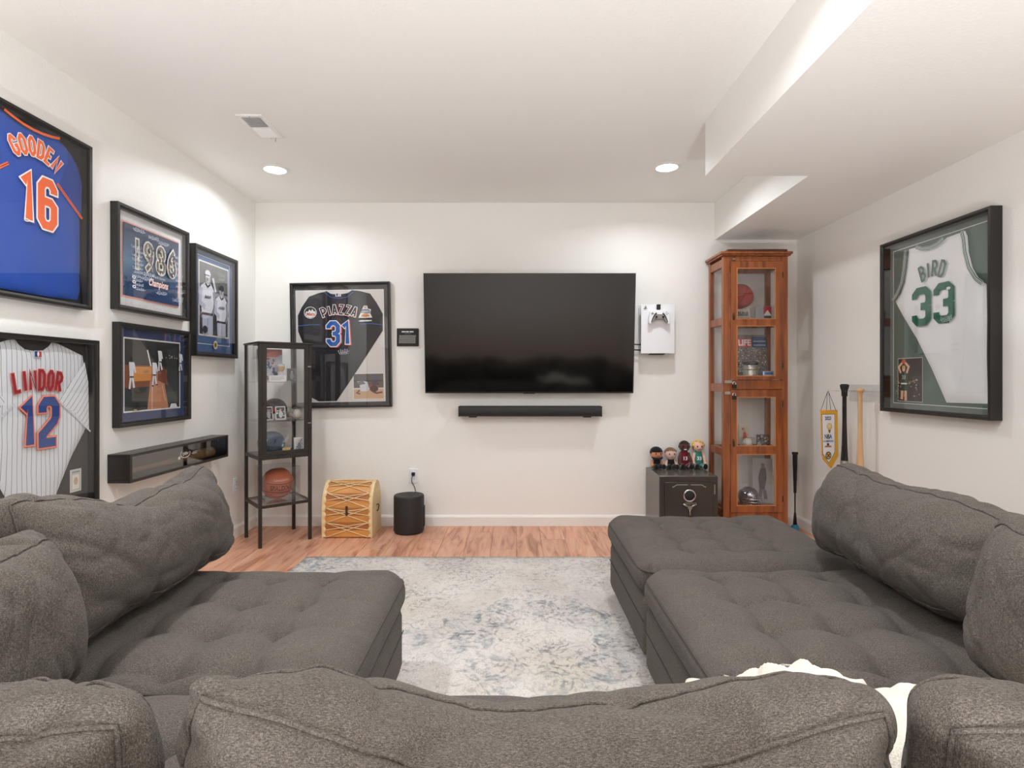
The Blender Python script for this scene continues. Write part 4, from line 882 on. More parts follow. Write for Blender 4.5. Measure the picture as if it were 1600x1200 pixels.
for sx in (-1, 1): MB().tube([(sx*.024, -.029, .024), (sx*.036, -.029, .012), (sx*.05, -.029, -.012), (sx*.064, -.029, -.046)], [.004, .004, .0035, .002], 8).build('accent_strip', m_blackmat, g, smooth=True)
for sx in (-1, 1): MB().lathe((sx*.026, -.0285, -.008), [(0, -.012), (.008, -.012), (.009, -.009), (.006, -.004), (.006, 0), (0, 0)], 18, 'y').build('thumbstick', m_blackmat, g, smooth='auto')
MB().box(-.022, .022, -.031, -.028, .012, .036).build('touch_pad', m_white, g, bevel=.002)
for a in range(4): MB().cyl((.055+.010*math.cos(a*PI/2), -.031, .02+.010*math.sin(a*PI/2)), .0035, .003, 12, axis='y').build('button', m_silver, g)
mb = MB().box(-.067, -.043, -.031, -.028, .017, .023).box(-.058, -.052, -.031, -.028, .008, .032).build('direction_pad', m_silver, g)
# --- outlets
def outlet(name, loc, rz, label):
    t = thing(name, loc, label, 'outlet', rz)
    MB().box(-.035, .035, -.007, -.0005, -.057, .057).build('cover_plate', m_white, t, bevel=.003)
    for zz in (-.024, .024):
        o = MB().box(-.017, .017, -.009, -.0068, zz-.014, zz+.014).build('socket', m_white, t, bevel=.002)
        for sx in (-.006, .006): MB().box(sx-.0012, sx+.0012, -.0094, -.0088, zz-.003, zz+.006).build('slot', m_blackmat, o)
    return t
outlet('wall_outlet', ((646.5-801)*BACK/F, BACK, 1.18-(743.5-590)*BACK/F), 0, 'white wall outlet with a black plug above the round speaker')
outlet('wall_outlet', (LEFT, 4.09, .384), PI/2, 'white wall outlet on the left wall behind the glass cabinet')
# --- long bat case on the left wall
t = thing('display_case', (LEFT, 3.28, .718), 'long narrow black display case with smoked glass front on the left wall', 'display case', PI/2)
L2, dp, hh = .482, .105, .073
m_case = pm('espresso_wood', s(44, 38, 35), .35, var=(30, .25), stretch=(1, 8, 8))
for nm_, bx in (('top_panel', (-L2, L2, -dp, -.001, hh-.012, hh)), ('bottom_panel', (-L2, L2, -dp, -.001, -hh, -hh+.012)), ('end_panel', (-L2, -L2+.014, -dp, -.001, -hh+.0122, hh-.0122)), ('end_panel', (L2-.014, L2, -dp, -.001, -hh+.0122, hh-.0122))):
    MB().box(*bx).build(nm_, m_case, t, bevel=.002)
MB().box(-L2+.0145, L2-.0145, -.008, -.002, -hh+.0125, hh-.0125).build('back_panel', pm('case_lining', s(126, 112, 98), .8), t)
mb = MB()
for a in ((-L2, L2, hh-.014, hh), (-L2, L2, -hh, -hh+.014), (-L2, -L2+.016, -hh+.014, hh-.014), (L2-.016, L2, -hh+.014, hh-.014)): mb.box(a[0], a[1], -dp-.012, -dp-.0005, a[2], a[3])
mb.build('door_frame', m_case, t)
MB().box(-L2+.016, L2-.016, -dp-.008, -dp-.005, -hh+.014, hh-.014).build('glass', pane_mat('smoked_pane', (.82, .8, .77, 1), .13), t)
for xx in (-.27, .0, .27): MB().cyl((xx, -.06, hh), .006, .0012, 14).build('screw_cap', m_black, t)
pr = Print(-dp-.0083); pr.poly([(-.075, -.014), (-.055, -.014), (-.052, -.002), (-.06, .004), (-.075, .0)], s(205, 205, 200)); pr.stroke(ellp(-.005, .012, .048, .022, 18, 0, PI*.75, PI*2.15), .0022, s(205, 205, 200)); pr.scribble(-.005, .014, .05, .02, s(205, 205, 200), RS, .0016, 4); pr.scribble(.09, .008, .05, .02, s(190, 190, 186), RS, .0012, 4); pr.build('etched_emblem', m_print, t)
mb = MB().lathe((-.40, -.055, -.026), [(0, 0), (.010, 0), (.016, .006), (.012, .014), (.0125, .05), (.013, .2), (.018, .38), (.028, .55), (.032, .68), (.031, .78), (.022, .80), (0, .802)], 20, 'x'); bat0 = mb.build('baseball_bat', pm('ash_wood', s(196, 158, 112), .45, var=(20, .25), stretch=(1, 8, 8)), None, smooth=True)
bat0.location = (LEFT, 3.28, .718); bat0.rotation_euler = (0, 0, PI/2); tag(bat0, 'pale wooden bat lying inside the long smoked glass case', 'baseball bat', 'baseball bats')
# --- hanging bats, rack and pennant on the right wall
t = thing('bat_rack', (RIGHT, 3.55, 1.10), 'clear acrylic wall rack holding the two bats', 'bat rack', -PI/2)
MB().box(-.17, .22, -.006, -.0005, -.075, .035).build('back_plate', m_acryl, t, bevel=.001)
MB().box(-.17, .22, -.035, -.0063, -.010, -.004).build('shelf_lip', m_acryl, t)
for xx in (-.105, -.030, .055, .130): MB().box(xx-.004, xx+.004, -.13, -.0355, -.011, -.004).build('prong', m_acryl, t)
def bat(loc, m1, m2, label, tape, knob, L=.84):
    o = thing('baseball_bat', loc, label, 'baseball bat', group='baseball bats')
    MB().lathe((0, 0, 0), [(0, 0), (.018, 0), (.0245, -.006), (.0235, -.016), (.0155, -.03 if knob else -.026), (.0125, -.05), (.0128, -.25), (.0165, -.40), (.023, -.52), (.029, -.62), (.0325, -.72), (.0325, -.80), (.026, -.832), (0, -.84)], 24).build('barrel', m1, o, smooth=True)
    MB().lathe((0, 0, 0), [(.0218 if tape < .5 else .0232, -tape), (.0223 if tape < .5 else .0236, -tape-.002), (.0236 if tape < .5 else .0250, -tape-.02), (.0234, -tape-.022)], 24).build('band', m2, o, smooth='auto')
    if knob: MB().lathe((0, 0, 0), [(.0246, -.004), (.027, -.008), (.0255, -.02), (.0185, -.045), (.0172, -.078), (.0135, -.082)], 24).build('grip_knob', m_blackmat, o, smooth=True)
    return o
m_bw = pm('maple_wood', s(222, 184, 140), .4, var=(8, .25), stretch=(9, 9, 1), col2=s(204, 160, 112)); m_bb = pm('black_lacquer', s(22, 21, 21), .25)
bk_ = bat((RIGHT-.095, 3.62, 1.138), m_bb, m_silver, 'black bat hanging knob up beside the pennant', .50, True); wd_ = bat((RIGHT-.095, 3.457, 1.112), m_bw, m_bb, 'natural wood bat hanging knob up with a black band', .505, False)
for o, col, zz in ((bk_, s(225, 225, 225), -.565), (wd_, s(40, 34, 30), -.575)):
    pr = Print(0); pr.stroke(ellp(0, zz, .015, .032, 22), .0022, col, closed=True); put_text(pr, 'B', 0, zz, .036, col)
    yaw = math.radians(-28); r_ = .0268+.0006*0
    pr.v = [((.0262+.0006*(abs(y)/.00025)*.2)*math.sin(x/.0262+yaw), -(.0262+.0006+.00012*(abs(y)/.00025))*math.cos(x/.0262+yaw), z) for x, y, z in pr.v]
    sc = lambda z: 1+(-z-.53)*2.4*.16
    pr.v = [(x*(1.012+(-z-.52)*2.3), y*(1.012+(-z-.52)*2.3), z) for x, y, z in pr.v]; pr.build('emblem', m_print, o)
GOLD = s(236, 178, 52)
t = thing('pennant', (2.108, 3.70, 1.085), 'small white and gold championship pennant hanging beside the black bat', 'pennant', math.radians(10))
pts = [(-.058, -.125), (.062, -.125), (.064, -.41), (.006, -.50), (-.05, -.42)]
def curved(poly, y0, y1, shift=0):
    mb = MB().prism(poly, y0, y1); return mb
MB().prism([(-.05, -.13), (.078, -.128), (.084, -.43), (.03, -.515), (-.035, -.45)], .006, .009).build('gold_backing', pm('gold_satin_cloth', GOLD, .5), t)
MB().prism(pts, -.002, .001).build('cloth', pm('gold_cloth', GOLD, .6), t)
pr = Print(-.0022); pr.poly([(-.05, -.148), (.05, -.148), (.051, -.405), (.004, -.478), (-.043, -.415)], s(60, 50, 70)); pr.poly([(-.047, -.151), (.047, -.151), (.048, -.403), (.004, -.473), (-.04, -.412)], s(238, 238, 242))
put_text(pr, '2023', -.002, -.178, .032, s(34, 58, 110), width=.046, bold=.0012); pr.ell(.008, -.232, .021, .023, s(218, 190, 120)); pr.ell(.006, -.229, .013, .014, s(236, 216, 160)); pr.poly([(-.002, -.254), (.018, -.254), (.012, -.275), (.004, -.275)], s(130, 90, 50))
put_text(pr, 'NBA', -.002, -.300, .042, s(30, 54, 104), width=.056, bold=.001); put_text(pr, 'CHAMPIONS', -.001, -.330, .018, s(50, 80, 120), width=.078, bold=.0004)
pr.poly([(-.03, -.37), (.024, -.37), (.02, -.36), (-.004, -.356), (-.026, -.36)], s(190, 130, 90)); pr.rect(-.012, -.357, .004, -.343, s(70, 60, 80)); pr.ell(-.001, -.425, .022, .026, s(44, 40, 60)); pr.ell(-.001, -.425, .017, .020, s(226, 186, 90)); pr.stroke([(-.013, -.437), (.011, -.413)], .003, s(44, 40, 60)); pr.stroke([(-.013, -.413), (.011, -.437)], .003, s(44, 40, 60)); pr.build('print', m_print, t)
MB().tube([(-.062, -.001, -.125), (.066, -.001, -.125)], .004, 10).build('rod', pm('gold_rod', GOLD, .4), t, smooth=True)
m_cord = pm('navy_cord', s(36, 52, 92), .8)
for a, b_ in ((-.055, -.008), (.058, .008), (-.012, -.006), (.02, .006)): MB().tube([(a, -.001, -.122), (b_, .0, -.01), (b_*.3, .0, .002)], .0016, 6).build('cord', m_cord, t, smooth=True)
MB().tube([(0, .0, .004), (.02, .006, .006), (.097, .025, .006)], .003, 8).build('wall_hook', m_acryl, t, smooth=True)
# ------------------------------------------------------------------ black glass cabinet in the left corner
t = thing('glass_cabinet', (-1.746, 3.809, 0), 'narrow black metal and glass display cabinet in the left corner', 'display cabinet', math.atan2(.235, .278))
S, HT, ZS, ZL = .366, 1.431, .63, .29; pw = .022      # local x along the door side, local y along the other side
for x, y in ((0, 0), (S-pw, 0), (0, S-pw), (S-pw, S-pw)): MB().box(x, x+pw, y, y+pw, .0005, HT-.013).build('leg', m_metal, t, bevel=.0015)
MB().box(-.006, S+.006, -.006, S+.006, HT-.0125, HT).build('top_panel', m_metal, t, bevel=.003)
def ring_rails(nm_, z0, z1):
    for bx in ((pw, S-pw, 0, .018), (pw, S-pw, S-.018, S), ): MB().box(bx[0]+.0005, bx[1]-.0005, bx[2], bx[3], z0, z1).build(nm_, m_metal, t, bevel=.001)
    for bx in ((0, .018), (S-.018, S)): MB().box(bx[0], bx[1], pw+.0005, S-pw-.0005, z0, z1).build(nm_, m_metal, t, bevel=.001)
ring_rails('rail', ZS-.022, ZS); ring_rails('rail', ZL-.018, ZL)
MB().box(.0185, S-.0185, .0185, S-.0185, ZS-.006, ZS-.001).build('floor_panel', m_metal, t)
MB().box(.0185, S-.0185, .0185, S-.0185, ZL-.006, ZL-.001).build('glass_shelf', m_glass, t)
for z in (.872, 1.150): MB().box(.024, S-.024, .024, S-.024, z-.005, z).build('glass_shelf', m_glass, t)
MB().box(.006, .009, pw, S-pw, ZS+.002, HT-.014).build('side_glass', m_glass, t); MB().box(S-.009, S-.006, pw, S-pw, ZS+.002, HT-.014).build('side_glass', m_glass, t)
MB().box(pw, S-pw, S-.009, S-.006, ZS+.002, HT-.014).build('back_glass', m_glass, t)
d_ = MB()
for a in ((.023, .053, ZS+.004, HT-.016), (S-.053, S-.023, ZS+.004, HT-.016), (.0531, S-.0531, HT-.046, HT-.016), (.0531, S-.0531, ZS+.004, ZS+.034)): d_.box(a[0], a[1], .002, .016, a[2], a[3])
dr = d_.build('door', m_metal, t, bevel=.001)
MB().box(.0535, S-.0535, .007, .010, ZS+.0345, HT-.0465).build('pane', m_glass, dr)
MB().lathe((.036, .0015, 1.0), [(0, -.018), (.007, -.018), (.008, -.012), (.004, -.006), (.004, 0), (0, 0)], 16, 'y').build('knob', m_metal, dr, smooth='auto')
for z in (.85, 1.26): MB().box(S-.03, S-.008, -.003, .0015, z-.004, z+.004).build('hinge', m_silver, dr)
CAB = t.matrix_world.copy(); bpy.context.view_layer.update(); CAB = t.matrix_world.copy()
def inside_cab(name, x, y, z, label, cat, rz=0, group=None, tilt=0):
    p = CAB @ Vector((x, y, z)); o = thing(name, p, label, cat, group=group); o.rotation_euler = (Matrix.Rotation(math.atan2(.235, .278)+rz, 4, 'Z') @ Matrix.Rotation(tilt, 4, 'X')).to_euler(); return o
def card(o, w_, h_, border, cols, rn, z0=.0, holder=True):
    if holder: MB().box(-w_/2-.006, w_/2+.006, -.0045, .0045, z0, z0+h_+.012).build('card_sleeve', m_acryl, o)
    MB().box(-w_/2, w_/2, -.0012, .0012, z0+.006, z0+.006+h_).build('card_stock', pm('card_stock', border, .5), o)
    pr = Print(-.0014); x0, x1, b0, b1 = -w_/2+.005, w_/2-.005, z0+.012, z0+h_; pr.rect(x0, b0, x1, b1, cols[0])
    for k in range(26): pr.ell(rn.uniform(x0+.006, x1-.006), rn.uniform(b0+.006, b1-.006), rn.uniform(.002, .006), rn.uniform(.003, .008), rn.choice(cols), 8)
    pr.ell(0, z0+h_*.45, w_*.2, h_*.28, cols[1]); pr.ell(0, z0+h_*.78, w_*.1, h_*.1, s(206, 164, 136)); pr.build('card_print', m_print, o)
rn = random.Random(5); G1 = 'collectables in the black glass cabinet'
PAL = [s(214, 222, 238), s(60, 84, 150), s(226, 228, 235), s(200, 60, 60), s(40, 50, 90), s(240, 240, 242)]
# top shelf
o = inside_cab('cereal_box', .15, .27, 1.1505, 'tall white and blue printed box on the top glass shelf', 'box', group=G1)
MB().box(-.085, .085, -.022, .022, 0, .24).build('carton', pm('white_carton', s(226, 230, 240), .5), o, bevel=.002)
pr = Print(-.0225); pr.rect(-.083, .002, .083, .238, s(206, 218, 240)); pr.poly([(-.083, .17), (.083, .2), (.083, .238), (-.083, .238)], s(196, 60, 52)); pr.ell(.02, .2, .05, .02, s(236, 120, 100)); pr.stroke([(-.06, .2), (.05, .03)], .012, s(44, 60, 116)); pr.stroke([(.06, .17), (-.03, .03)], .010, s(236, 238, 244))
for k in range(34): pr.ell(rn.uniform(-.075, .075), rn.uniform(.01, .17), rn.uniform(.005, .012), rn.uniform(.005, .014), rn.choice(PAL), 9)
pr.build('carton_print', m_print, o)
o = inside_cab('bobblehead_figure', .20, .17, 1.1505, 'small tan figurine standing on the top glass shelf', 'figurine', group=G1)
MB().cyl((0, 0, 0), .032, .012, 24).build('base', m_white, o); MB().ell((0, 0, .045), (.022, .018, .035)).build('body', pm('figure_uniform', s(228, 228, 232), .5), o, smooth=True); MB().ell((0, 0, .1), (.026, .025, .03)).build('head', pm('figure_skin', s(214, 178, 130), .5), o, smooth=True); MB().lathe((0, 0, .112), [(.027, 0), (.027, .012), (.02, .02), (0, .022)], 20).build('cap', m_white, o, smooth=True)
o = inside_cab('sign_card', .15, .09, 1.1505, 'small white printed sign on the front of the top shelf', 'sign', group=G1)
MB().box(-.06, .06, -.006, .006, 0, .045).build('plate', m_white, o, bevel=.001); pr = Print(-.0063)
for k in range(3): pr.rect(-.045, .012+k*.010, .045-.02*(k == 0), .015+k*.010, s(150, 150, 160))
pr.build('lettering', m_print, o)
o = inside_cab('trading_card', .285, .2, 1.1505, 'card in a clear holder on the right of the top shelf', 'card', group=G1); card(o, .066, .092, s(120, 120, 124), [s(90, 92, 98), s(150, 150, 154), s(70, 70, 76)], rn)
# batting helmet
def helmet(o, r, mshell, mtrim, ear=True):
    V = []; fs = []; n, m_ = 48, 16
    for k in range(m_+1):
        for i in range(n):
            a = 2*PI*i/n; front = math.cos(a+PI/2)   # front is -y
            low = -.18-(.52*max(0, math.exp(-((abs(math.sin(a+PI/2))-1)/.12)**2)*(1 if ear else .3))*(1 if True else 0))-.10*max(0, -front)
            te = PI/2+(low-PI/2)*k/m_
            V.append((r*.9*math.cos(max(te, -1.2))*math.cos(a) if te > 0 else r*.9*(math.cos(te*.55))*math.cos(a), r*1.08*(math.cos(te) if te > 0 else math.cos(te*.55))*math.sin(a), r*math.sin(te)))
    for k in range(m_):
        for i in range(n): fs.append((k*n+i, (k+1)*n+i, (k+1)*n+(i+1) % n, k*n+(i+1) % n))
    sh = MB().add(V, fs).build('shell', mshell, o, smooth=True); sd = sh.modifiers.new('t', 'SOLIDIFY'); sd.thickness = .006
    mb = MB(); V = []; fs = []
    for k in range(7):
        for i in range(17):
            a = -PI/2+(i/16-.5)*2.0; q = 1.02+.42*(k/6)*math.cos((i/16-.5)*2.4); V.append((r*.9*q*math.cos(a), r*1.06*q*math.sin(a), -r*.16-.03*r*k/6+.12*r*math.cos((i/16-.5)*PI)))
    for k in range(6):
        for i in range(16): fs.append((k*17+i, k*17+i+1, (k+1)*17+i+1, (k+1)*17+i))
    br = mb.add(V, fs).build('brim', mtrim, o, smooth=True); sd = br.modifiers.new('t', 'SOLIDIFY'); sd.thickness = .005
    return sh
o = inside_cab('batting_helmet', .165, .20, .9430, 'glossy black batting helmet with red script on the middle shelf', 'helmet', rz=math.radians(-68), group=G1)
helmet(o, .086, pm('black_gloss_shell', s(24, 28, 36), .12), pm('black_gloss_brim', s(22, 22, 26), .15))
pr = Print(0); put_text(pr, 'Mets', 0, 0, .062, s(206, 48, 44), shear=.35, bold=.003)
pr.v = [(.083*math.sin(x/.084+.75)*1.0, -.099*math.cos(x/.084+.75), z+.004) for x, y, z in pr.v]; pr.build('script_emblem', m_print, o)
MB().box(-.04, .04, -.04, .04, -.0695, -.06).build('stand', m_acryl, o)
for x, y, nm_, lab_ in ((.085, .068, 0, 'upright card in a clear holder before the black helmet'), (.165, .062, 1, 'tilted card in a clear holder under the helmet ear flap')):
    o = inside_cab('trading_card', x, y, .8745, lab_, 'card', rz=.1-.25*nm_, tilt=math.radians(-14), group=G1); card(o, .066, .095, s(226, 226, 226), [s(60, 60, 66), s(190, 190, 196), s(40, 40, 46), s(230, 230, 232)], rn)
def ball_cube(o, r, sz, mball, stitch=True, cube=True):
    if cube:
        h_ = sz/2; e = .0018
        for nm_, bx in (('case_side', (-h_, -h_+e, -h_, h_, 0, sz)), ('case_side', (h_-e, h_, -h_, h_, 0, sz)), ('case_side', (-h_+e, h_-e, -h_, -h_+e, 0, sz)), ('case_side', (-h_+e, h_-e, h_-e, h_, 0, sz)), ('case_lid', (-h_+e, h_-e, -h_+e, h_-e, sz-e, sz)), ('case_floor', (-h_+e, h_-e, -h_+e, h_-e, 0, e))): MB().box(*bx).build(nm_, m_acryl, o)
    bl = MB().ell((0, 0, r+.003), r, 32, 20).build('ball', mball, o, smooth=True)
    if stitch:
        pts = []
        for k in range(80):
            a = 2*PI*k/80; v = Vector((math.cos(a)+.32*math.cos(3*a)*-1, math.sin(a)+.32*math.sin(3*a), .95*math.cos(2*a)*.85)).normalized(); pts.append(v*r*1.004+Vector((0, 0, r+.003)))
        MB().tube(pts, .0011, 5, closed=True).build('stitching', pm('red_thread', s(176, 60, 56), .7), bl)
m_ball = pm('white_leather', s(226, 222, 212), .5)
o = inside_cab('baseball', .295, .105, .8725, 'signed baseball in a clear cube on the middle shelf', 'baseball', group=G1); ball_cube(o, .037, .082, m_ball)
o = inside_cab('baseball', .305, .295, .8725, 'second baseball cube behind the first on the middle shelf', 'baseball', group=G1); ball_cube(o, .037, .082, m_ball)
# bottom of the cabinet
o = inside_cab('bagged_cap', .145, .215, .6295, 'blue grey sports cap sealed in a clear plastic bag', 'cap', group=G1)
mb = MB().ell((0, 0, .07), (.095, .105, .085), 28, 16); mb.v = [(x, y, max(.006, z)+.006*noise.noise((x*30, y*30, z*30))) for x, y, z in mb.v]; mb.build('crown', pm('slate_cloth', s(96, 110, 128), .7), o, smooth=True)
pr = Print(0); pr.n = 1; pr.stroke([(-.06, .10), (.06, .055)], .010, s(220, 224, 228)); pr.stroke([(-.05, .03), (0, .1), (.05, .02)], .006, s(50, 60, 74)); pr.v = [(x, -.108*math.sqrt(max(.05, 1-(x/.1)**2-((z-.07)/.092)**2))-.004, z) for x, y, z in pr.v]; pr.build('stripes', m_print, o)
mb = MB().box(-.118, .118, -.128, -.124, .002, .19); mb = MB()
for k in range(13):
    for i in range(17):
        x = -.115+.23*i/16; z = .002+.19*k/12; mb.v.append((x, -.118+.008*noise.noise((x*25, z*25, 3))-.018*math.sin(PI*k/12), z))
for k in range(12):
    for i in range(16): a = k*17+i; mb.f.append((a, a+1, a+18, a+17)); mb.c.append(None)
bg = mb.build('plastic_bag', pane_mat('plastic_film', (.93, .95, .97, 1), .10, .12), o, smooth=True)
o = inside_cab('trading_card', .295, .06, .6315, 'white bordered card in a holder leaning at the cabinet base', 'card', rz=-.15, tilt=math.radians(-10), group=G1); card(o, .066, .105, s(232, 232, 230), [s(206, 208, 206), s(110, 112, 118), s(170, 172, 172)], rn)
o = inside_cab('trading_card', .205, .05, .6315, 'small gold card lying low at the cabinet base', 'card', tilt=math.radians(-20), group=G1); card(o, .055, .04, s(206, 180, 120), [s(196, 160, 84), s(226, 206, 150), s(150, 120, 70)], rn, holder=False)
o = inside_cab('sign_card', .115, .055, .6295, 'low white label strip at the cabinet base', 'sign', group=G1); MB().box(-.05, .05, -.004, .004, 0, .028).build('plate', m_white, o, bevel=.001); pr = Print(-.0043); [pr.rect(-.04, .007+k*.009, .04, .010+k*.009, s(150, 154, 160)) for k in range(2)]; pr.build('lettering', m_print, o)
# basketball in its cube on the lower shelf
def basketball(o, r, mball, body=None):
    bl = MB().ell((0, 0, r+.003), r, 48, 32).build('ball', mball, o, smooth=True); ms = m_blackmat; c = Vector((0, 0, r+.003))
    cir = lambda f: [c+f(2*PI*k/64)*r*1.001 for k in range(64)]
    MB().tube(cir(lambda a: Vector((math.cos(a), math.sin(a), .0))), .0022, 6, True).build('channel', ms, bl, smooth=True)
    MB().tube(cir(lambda a: Vector((0, math.cos(a), math.sin(a)))), .0022, 6, True).build('channel', ms, bl, smooth=True)
    for sg in (-1, 1): MB().tube(cir(lambda a: Vector((math.cos(a)*.78, sg*(.40+.28*math.cos(2*a)), math.sin(a)*.78)).normalized()), .0022, 6, True).build('channel', ms, bl, smooth=True)
    return bl
o = inside_cab('basketball', .178, .178, .2905, 'signed orange basketball in a clear cube on the lower cabinet shelf', 'basketball', rz=0, group=G1)
r = .112; m_bb_ = pm('pebbled_orange_leather', s(176, 92, 62), .55, bump=(420, .5, .002))
bl = MB().ell((0, 0, r+.004), r, 48, 32).build('ball', m_bb_, o, smooth=True); c = Vector((0, 0, r+.004))
tl = Matrix.Rotation(math.radians(12), 3, 'X')
for f in (lambda a: Vector((math.cos(a), math.sin(a), .28)).normalized(), lambda a: Vector((math.cos(a), math.sin(a), -.28)).normalized(), lambda a: Vector((math.sin(a), math.cos(a)*.25+.97*0, math.cos(a))).normalized()):
    MB().tube([c+(tl @ f(2*PI*k/64))*r*1.0005 for k in range(64)], .0022, 6, True).build('channel', m_blackmat, bl, smooth=True)
pr = Print(0); put_text(pr, 'SPALDING', 0, 0, .05, s(30, 22, 20), width=.165, bold=.001); pr.scribble(0, .06, .12, .016, s(220, 190, 170), rn, .001, 7); pr.scribble(.0, -.055, .1, .016, s(220, 190, 170), rn, .001, 6)
pr.v = [tuple(c+(tl @ Vector((math.sin(x/r)*math.cos(z/r), -math.cos(x/r)*math.cos(z/r), math.sin(z/r))))*(r+.0008)) for x, y, z in pr.v]; pr.build('lettering', m_print, bl)
h_ = .123; e = .002; sz = .245
for nm_, bx in (('case_side', (-h_, -h_+e, -h_, h_, 0, sz)), ('case_side', (h_-e, h_, -h_, h_, 0, sz)), ('case_side', (-h_+e, h_-e, -h_, -h_+e, 0, sz)), ('case_side', (-h_+e, h_-e, h_-e, h_, 0, sz)), ('case_lid', (-h_+e, h_-e, -h_+e, h_-e, sz-e, sz)), ('case_floor', (-h_+e, h_-e, -h_+e, h_-e, 0, e))): MB().box(*bx).build(nm_, m_acryl, o)

# ------------------------------------------------------------------ laced wooden chest
t = thing('laced_chest', (-1.2175, 4.2045, 0), 'small arched wooden chest laced with rawhide on the floor', 'chest')
WX, DY, ZJ, ZT = .1855, .139, .198, .403
m_hide = pm('cream_rawhide', s(238, 214, 168), .6, var=(14, .25), col2=s(224, 192, 140)); m_honey = pm('honey_wood', s(222, 160, 88), .5, var=(7, .25), stretch=(1, 9, 9), col2=s(204, 138, 70)); m_amber = pm('amber_wood', s(206, 142, 78), .5, var=(7, .25), stretch=(1, 9, 9)); m_brown = pm('reddish_wood', s(188, 116, 62), .5, var=(7, .25), stretch=(1, 9, 9))
prof = [(-DY, .0005), (-DY, ZJ)]
NA = 24
for k in range(NA+1): a = PI*k/NA; prof.append((-DY*math.cos(a), ZJ+.002+(ZT-ZJ-.002)*math.sin(a)))
prof += [(DY, ZJ), (DY, .0005)]
# end boards (lower box and lid) and the wrapped shell behind the slats
def arch(z0, z1, ins=0):
    return [(-DY+ins, z0)]+[(-(DY-ins)*math.cos(PI*k/NA), ZJ+.002+(ZT-ZJ-.002-ins)*math.sin(PI*k/NA)) for k in range(NA+1)]+[(DY-ins, z0)]
for sx in (-1, 1):
    x0, x1 = (-WX, -WX+.012) if sx < 0 else (WX-.012, WX)
    MB().box(x0, x1, -DY, DY, .0005, ZJ-.001).build('end_board', m_hide, t, bevel=.002)
    P_ = arch(ZJ+.002, 0); n = len(P_); MB().add([(x0, y, z) for y, z in P_]+[(x1, y, z) for y, z in P_], [tuple(range(n))[::-1] if sx < 0 else tuple(range(n))[::-1], tuple(range(n, 2*n))]+[(i, (i+1) % n, (i+1) % n+n, i+n) for i in range(n)]).build('lid_end', m_hide, t, smooth='auto')
# path along the front and over the top
path = [(-DY+.006, .006+(ZJ-.006)*k/20) for k in range(20)]+[(-(DY-.006)*math.cos(PI*k/40), ZJ+(ZT-ZJ-.006)*math.sin(PI*k/40)) for k in range(41)]+[(DY-.006, ZJ-(ZJ-.006)*k/20) for k in range(1, 21)]
cum = [0]
for i in range(1, len(path)): cum.append(cum[-1]+math.hypot(path[i][0]-path[i-1][0], path[i][1]-path[i-1][1]))
TL = cum[-1]
def at(tt, out=0):
    tt = max(0, min(TL, tt)); i = next((k for k in range(1, len(cum)) if cum[k] >= tt), len(cum)-1)
    f = (tt-cum[i-1])/max(1e-9, cum[i]-cum[i-1]); a, b_ = path[i-1], path[i]; y = a[0]+(b_[0]-a[0])*f; z = a[1]+(b_[1]-a[1])*f
    d = Vector((b_[0]-a[0], b_[1]-a[1])).normalized(); return y-d.y*out, z+d.x*out
NS = 17; st = TL/NS
for k in range(NS):
    mb = MB(); a0, a1 = k*st+.0008, (k+1)*st-.0008; pts = []
    for out in (0, -.007):
        for q in range(4):
            y, z = at(a0+(a1-a0)*q/3, out)
            pts += [(-WX+.0125, y, z), (WX-.0125, y, z)]
    fs = []
    for q in range(3): b0 = 2*q; fs += [(b0, b0+1, b0+3, b0+2), (8+b0, 8+b0+2, 8+b0+3, 8+b0+1)]
    fs += [(0, 8, 9, 1), (6, 7, 15, 14), (0, 2, 10, 8), (2, 4, 12, 10), (4, 6, 14, 12), (1, 9, 11, 3), (3, 11, 13, 5), (5, 13, 15, 7)]
    mb.add(pts, fs).build('slat', (m_honey, m_brown, m_honey, m_amber)[k % 4], t)
# scalloped rawhide margins and crossing laces on the visible front and top
for sx in (-1, 1):
    mb = MB(); P_ = []; nseg = 120
    for q in range(nseg+1):
        tt = TL*q/nseg; wv = .020+.012*abs(math.cos(PI*tt/st)); y, z = at(tt, .0035)
        P_ += [(sx*(WX+.0005), y, z), (sx*(WX-wv), y, z)]
    mb.add(P_, [(2*q, 2*q+1, 2*q+3, 2*q+2) for q in range(nseg)]); ob = mb.build('rawhide_edge', m_hide, t, smooth=True); sd = ob.modifiers.new('t', 'SOLIDIFY'); sd.thickness = .003; sd.offset = 0
def lace(xa, ta, xb, tb):
    pts = []
    for q in range(15):
        f = q/14; x = xa+(xb-xa)*f; y, z = at(ta+(tb-ta)*f, .0055); pts.append((x, y, z))
    MB().tube(pts, .0036, 6).build('lace', m_hide, t, smooth=True)
xe = WX-.028
for k in range(NS):
    if k*st > TL*.72: break
    if k+2 <= NS and k % 2 == 0: lace(-xe, k*st, xe, (k+2)*st); lace(xe, k*st, -xe, (k+2)*st)
    if k+1 <= NS: lace(-xe, (k+1)*st, 0, (k+.5+.5)*st+ (st*.5 if k % 2 == 0 else -st*.5)*0.9); lace(0, (k+1)*st+(st*.5 if k % 2 == 0 else -st*.5)*.9, xe, (k+1)*st)
m_leather = pm('dark_leather', s(70, 44, 30), .6)
MB().box(-.008, .008, -DY-.012, -DY-.004, ZJ-.03, ZJ+.04).build('latch_strap', m_leather, t, bevel=.002)
MB().tube([(WX+.003, -.015, ZJ+.02), (WX+.014, -.005, ZJ+.025), (WX+.014, .012, ZJ+.01), (WX+.010, .010, ZJ-.02), (WX+.003, -.002, ZJ-.03)], .004, 8).build('side_handle', m_leather, t, smooth=True)
